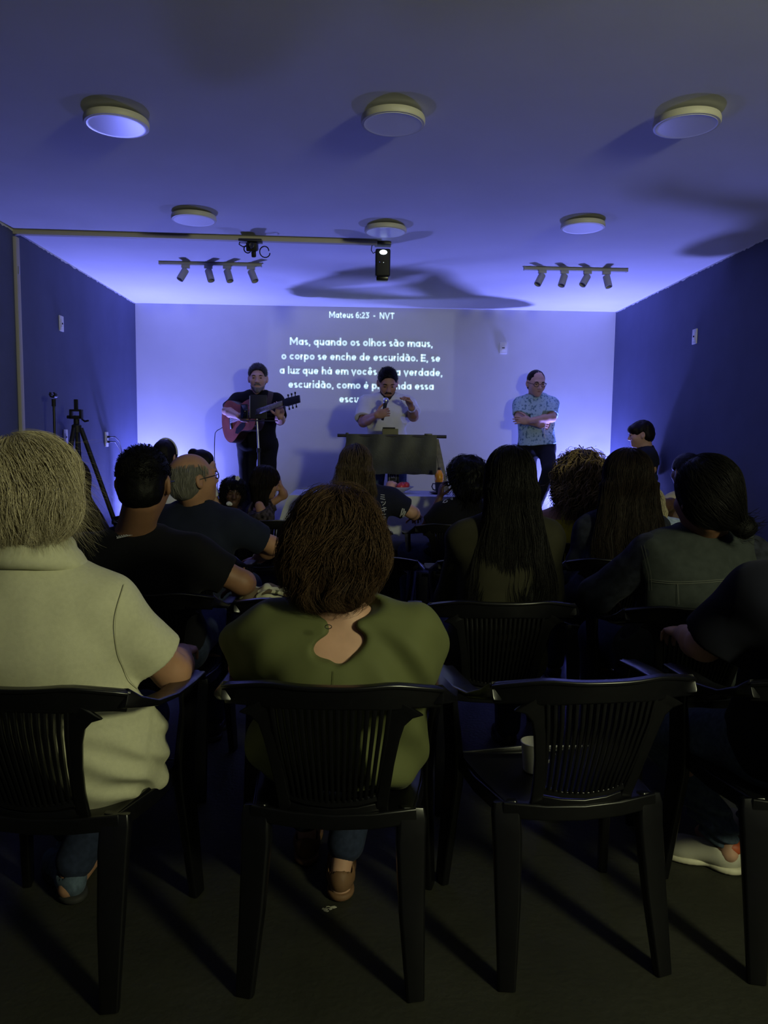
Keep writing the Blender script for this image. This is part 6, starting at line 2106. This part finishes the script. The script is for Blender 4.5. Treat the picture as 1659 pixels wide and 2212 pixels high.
    decal('strap', [[(581, 836), (585, 846), (583, 860), (579, 878)]], VOLS[sh_.name], 7.0, .050, M['strap'], g, lift=.006)
    e = c + Q(-.250, -.02, .0)
    cb = empty('guitar_cable', (e[0], e[1], STG), 'thin dark cable hanging from the tail of the guitar to the platform', 'cable')
    b2 = np.array(cb.location)
    MB(b2).tube([e, e - u * .07], .007, 10).build('jack_plug', M['black'], cb)
    e2 = e - u * .07
    MB(b2).tube(catmull([e2, e2 + np.array([-.05, 0, -.03]), np.array([at(463, 945, Y=7.12)[0], 7.14, at(463, 945, Y=7.12)[2]]), at(464, 1000, Y=7.12), at(470, 1060, Y=7.10), np.array([at(474, 1110, Y=7.08)[0], 7.05, STG + .006])], 40), .0035, 6).build('cord', M['black'], cb)


M['guitar_top'] = mat('reddish spruce top', (0.40, 0.11, 0.075), 0.4, 0.4, noise=(8, 0.2))
M['guitar_side'] = mat('dark guitar sides', (0.022, 0.012, 0.010), 0.3, 0.5)
M['fret'] = mat('greyed fretboard', (0.16, 0.14, 0.14), 0.5, 0.4, noise=(50, 0.6))
M['strap'] = mat('brown leather strap', (0.045, 0.028, 0.018), 0.6, 0.3)
guitarist()


# ---- music stand with a folder and a tablet
def music_stand():
    Y = 6.86
    b = np.array([at(561, 1000, Y=Y)[0], Y, STG])
    t = empty('music_stand', b, 'dark music stand in front of the guitarist', 'music stand')
    top = at(555, 905, Y=Y)
    MB(b).tube([top, at(559, 975, Y=Y)], .009, 12).build('upper_tube', M['chrome'], t)
    MB(b).tube([at(559, 972, Y=Y), (b[0], Y, STG + .16)], .012, 12).build('lower_tube', M['black_metal'], t)
    MB(b).tube([at(559, 968, Y=Y), at(559, 977, Y=Y)], .018, 12).build('collar', M['black'], t)
    for k in range(3):
        a = 2 * PI * k / 3 + .4
        MB(b).tube([(b[0], Y, STG + .30), (b[0] + .24 * math.cos(a), Y + .24 * math.sin(a), STG + .008)], .008, 8).build('leg', M['black_metal'], t)
    c0, c1 = at(519, 906, Y=Y - .02), at(600, 906, Y=Y - .02)
    MB(b).box(((c0[0] + c1[0]) / 2, Y - .01, c0[2] - .008), (c1[0] - c0[0], .06, .008)).build('ledge', M['black'], t, bevel=.002)
    d = MB(b)
    zt_ = at(560, 872, Y=Y)[2]
    for k in range(4):
        z = c0[2] + (zt_ - c0[2]) * (k + .5) / 4
        d.box(((c0[0] + c1[0]) / 2, Y + .02, z), (c1[0] - c0[0], .003, .004))
    d.box(((c0[0] + c1[0]) / 2, Y + .02, (c0[2] + zt_) / 2), (.03, .006, zt_ - c0[2])).build('desk', M['black_metal'], t)
    # what lies on it
    for nm, lab, cat, x0, x1, y0, yoff in (('folder', 'tall black folder standing on the music stand', 'folder', 541, 577, 853, .006), ('tablet', 'small black tablet on the left of the music stand', 'tablet', 520, 536, 873, .0)):
        a, c = at(x0, y0, Y=Y), at(x1, 905, Y=Y)
        g = empty(nm, ((a[0] + c[0]) / 2, Y - .012, c[2]), lab, cat)
        hgt = a[2] - c[2]
        MB().box((0, 0, hgt / 2), (c[0] - a[0], .014, hgt)).build('cover', M['black'], g, bevel=.003)
        if nm == 'folder': MB().box((-(c[0] - a[0]) / 2 - .004, .0, hgt / 2), (.006, .010, hgt * .92)).build('page_edge', M['print_grey'], g)
        else: MB().box((0, -.0075, hgt / 2), (c[0] - a[0] - .012, .001, hgt - .014)).build('screen', M['screen'], g)


M['screen'] = mat('dark glossy screen', (0.006, 0.008, 0.014), 0.12, 0.5)
music_stand()


# ---- speaker behind the pulpit
def speaker():
    hc = head_at(838, 795, 6.90, 1.08, .007)
    nb = at(836, 853, Y=6.98); pel = at(836, 965, Y=7.0)
    el0, wr0 = at(893, 900, Y=6.90), at(889, 881, Y=6.70)
    el1, wr1 = at(785, 912, Y=6.86), at(812, 897, Y=6.66)
    p = pose(hc, pel, 180, hyaw=176, hpitch=-26, hs=1.08, sc=1.02, sw=.178, bulk=1.04, seated=False, floor=STG, nb=nb,
             arms=[(el0, wr0, dict(d=(-.45, -.15, .88), n=(-.75, -.5, -.3), side=(-.4, -.8, .3), curls=((1.0, 1.0, .8), (.8, 1.0, .8), (.7, .9, .8), (.7, .9, .8)), thumb=.9)),
                   (el1, wr1, dict(d=(.78, -.15, .22), n=(.25, .95, 0), side=(-.2, .1, 1), curl=(.75, 1.15, .9), thumb=.5))])
    root = person(pel[0], pel[1], STG, 'person in a white T-shirt speaking into a microphone behind the pulpit')
    body_mesh('body', p, .0045, M['skin_tan'], root)
    shirt('t_shirt', p, .006, M['white_tee'], root, off=.020, sleeve=.82, hem=.10, disp=lambda P: .006 * np.sin(P[:, 0] * 38 + 6 * vnoise(P * 6, 2)) * np.clip((p.nb[2] - .18 - P[:, 2]) / .3, 0, 1) + .004 * vnoise(P * 11, 5), soff=.036, neck=.010)
    trousers('jeans', p, .008, M['jeans_blue'], root, disp=folds(.004, 12, 4)); shoes(p, M['shoe_dark'], M['sole_dark'], root)
    crop_cap(p, .0045, M['hair_black'], root, .006, -.07, crown=.008, locks=800, lift=.003)
    beard(p, root, M['beard_dark'])
    face_bits(p, root, M['hair_black'], M['lip'])
    b_ = np.array(root.location)
    Rw = zto(p.wr[0] - p.el[0])
    MB(b_).lathe([(.030, -.012), (.034, -.012), (.034, .012), (.030, .012), (.030, -.012)], p.wr[0] - unit(p.wr[0] - p.el[0]) * .015, 24, Rw).build('watch', M['silver'], root)
    a, c = at(826, 908, Y=6.675), at(832.5, 871, Y=6.675)
    t = empty('microphone', a, 'black handheld microphone with a silver head held at chest height', 'microphone')
    ax = unit(c - a); L = np.linalg.norm(c - a); R = zto(ax)
    MB().lathe([(0, 0), (.010, 0), (.0115, .004), (.0165, L - .01), (.0175, L), (0, L)], (0, 0, 0), 24, R).build('body', M['black'], t)
    MB().lathe([(.019, L), (.0255, L + .014), (.0265, L + .024), (.024, L + .036), (.016, L + .047), (0, L + .052)], (0, 0, 0), 24, R).build('grille', M['chrome'], t)


speaker()


# ---- man leaning on the far wall
def leaning_man():
    hc = head_at(1159, 799, 7.46, 1.06, .004)
    nb = at(1157, 853, Y=7.55); pel = at(1160, 965, Y=7.56)
    el0, wr0 = at(1192, 903, Y=7.44), at(1143, 909, Y=7.31)
    el1, wr1 = at(1121, 902, Y=7.46), at(1160, 916, Y=7.36)
    a0 = at(1153, 1106, Y=7.36)
    kn = [at(1187, 1018, Y=7.22), at(1142, 1060, Y=7.48)]; an = [a0, np.array([at(1138, 1150, Y=7.45)[0], 7.45, STG + .085])]
    p = pose(hc, pel, 180, hyaw=172, hpitch=-14, hs=1.06, sc=1.0, sw=.152, bulk=.98, seated=False, floor=STG, nb=nb,
             arms=[(el0, wr0, dict(d=(-1, .05, .05), n=(0, 1, -.1), side=(0, 0, 1), curl=(.25, .35, .35))), (el1, wr1, dict(d=(1, .25, 0), n=(0, 1, 0), side=(0, 0, 1), curl=(.3, .4, .4)))],
             legs=[(kn[0], an[0]), (kn[1], an[1])])
    root = person(pel[0], pel[1], STG, 'person with crossed arms in a pale blue leaf-print T-shirt by the far wall')
    body_mesh('body', p, .0048, M['skin_fair'], root)
    s = shirt('t_shirt', p, .006, M['tee_blue'], root, off=.018, sleeve=.80, hem=-.02, disp=folds(.004, 9, 3), soff=.020, neck=.006, rx=1.07, ry=1.08)
    trousers('jeans', p, .007, M['trousers_black'], root, disp=folds(.004, 12, 4), off=.012); shoes(p, M['shoe_dark'], M['sole_dark'], root)
    H_ = Vol(); sc_ = p.hs
    H_.ell(hp(p, 0, -.018, .034), np.array([.081, .098, .086]) * sc_, p.R, .01)
    H_.ell(hp(p, 0, -.045, -.030), np.array([.070, .064, .055]) * sc_, p.R, .03)
    H_.ell(hp(p, 0, .100, .03), np.array([.060, .080, .085]) * sc_, p.R, .012, 's')
    H_.ell(hp(p, 0, .115, -.03), np.array([.10, .085, .10]) * sc_, p.R, .012, 's')
    for sd in (-1, 1): H_.ell(hp(p, sd * .088, .0, -.012), np.array([.026, .030, .040]) * sc_, p.R, .012, 's')
    H_.plane(hp(p, 0, 0, -.075), p.R @ np.array([0, .15, -1]), .015)
    vol_obj('hair', H_, .005, M['hair_dkbrown'], root, lambda P: .002 * vnoise(P * 90, 3))
    glasses(p, root, M['black']); face_bits(p, root, M['hair_dkbrown'], M['lip'])
    b_ = np.array(root.location)
    l0, l1 = at(1177, 920, Y=7.37), at(1176, 941, Y=7.37)
    MB(b_).tube([l0, l1, l1 + np.array([.012, .01, -.022])], .0045, 8).build('white_cord', M['white_tee'], root)


leaning_man()


# ---- boy by the right wall
def boy():
    hc = head_at(1386, 908, 6.50, .93, .014)
    nb = at(1394, 966, Y=6.50); pel = at(1393, 1034, Y=6.52)
    el = at(1409, 1014, Y=6.40); wr = at(1392, 1040, Y=6.34)
    p = pose(hc, pel, -84, hyaw=-74, hpitch=-8, hs=.93, sc=.74, sw=.150, bulk=.98, seated=False, floor=STG, nb=nb,
             arms=[(el, wr, dict(d=(-.7, 0, -.7), n=(0, 1, 0), side=(-.6, 0, .6))), None])
    root = person(pel[0], pel[1], STG, 'young person in a dark T-shirt in profile against the right wall')
    body_mesh('body', p, .0045, M['skin_fair'], root)
    shirt('t_shirt', p, .006, M['tee_navy'], root, off=.014, sleeve=.80, hem=.10, disp=folds(.004, 10, 3), soff=.024)
    trousers('trousers', p, .008, M['jeans_dark'], root); shoes(p, M['shoe_dark'], M['sole_dark'], root)
    V = Vol(); s = p.hs
    V.ell(hp(p, 0, -.014, .040), np.array([.088, .110, .096]) * s, p.R, .02)
    V.ell(hp(p, 0, -.060, -.020), np.array([.076, .062, .062]) * s, p.R, .03)
    V.ell(hp(p, 0, .060, .056), np.array([.076, .055, .046]) * s, p.R, .02)
    V.ell(hp(p, 0, .110, -.060), np.array([.12, .080, .088]) * s, p.R, .008, 's')
    for sd in (-1, 1): V.ell(hp(p, sd * .090, .002, -.020), np.array([.030, .036, .040]) * s, p.R, .010, 's')
    V.plane(hp(p, 0, 0, -.085), p.R @ np.array([0, .2, -1]), .015)
    vol_obj('hair', V, .0045, M['hair_dkbrown'], root, lambda P: .0035 * vnoise(P * np.array([60, 60, 30]), 3))
    face_bits(p, root, M['hair_dkbrown'], M['lip'])


boy()

# ------------------------------------------------------------------ patterned bag beside the young man in black
M['camo'] = mat('camouflage canvas', (0.25, 0.24, 0.16), 0.9, 0.1, noise=(15, 0.3, 1))
r = [n for n in M['camo'].node_tree.nodes if n.type == 'VALTORGB'][0]
r.color_ramp.interpolation = 'CONSTANT'
r.color_ramp.elements[0].position = 0.0; r.color_ramp.elements[0].color = (0.10, 0.075, 0.050, 1)
r.color_ramp.elements[1].position = 0.47; r.color_ramp.elements[1].color = (0.42, 0.41, 0.29, 1)
e_ = r.color_ramp.elements.new(0.62); e_.color = (0.085, 0.09, 0.055, 1)
bc = at(592, 1278, Y=3.02)
V = Vol()
V.ell(bc + np.array([0, .02, -.055]), (.125, .09, .075), None, .02)
V.cap(bc + np.array([-.09, 0, -.04]), bc + np.array([.09, .02, -.05]), .05, .055, .05)
bag = empty('camouflage_bag', (bc[0], bc[1], 0.425), 'crumpled pale camouflage bag on the chair beside the man in the black T-shirt', 'bag')
vol_obj('bag_body', V, .006, M['camo'], bag, lambda P: .010 * np.sin((P[:, 0] + .6 * P[:, 2]) * 70 + 5 * vnoise(P * 9, 2)) * .6 + .006 * vnoise(P * 22, 3))
MB(np.array(bag.location)).tube(catmull([bc + np.array([-.10, -.03, -.05]), bc + np.array([-.03, -.06, .01]), bc + np.array([.05, -.06, .0]), bc + np.array([.10, -.03, -.06])], 20), .008, 8).build('strap', M['camo'], bag)
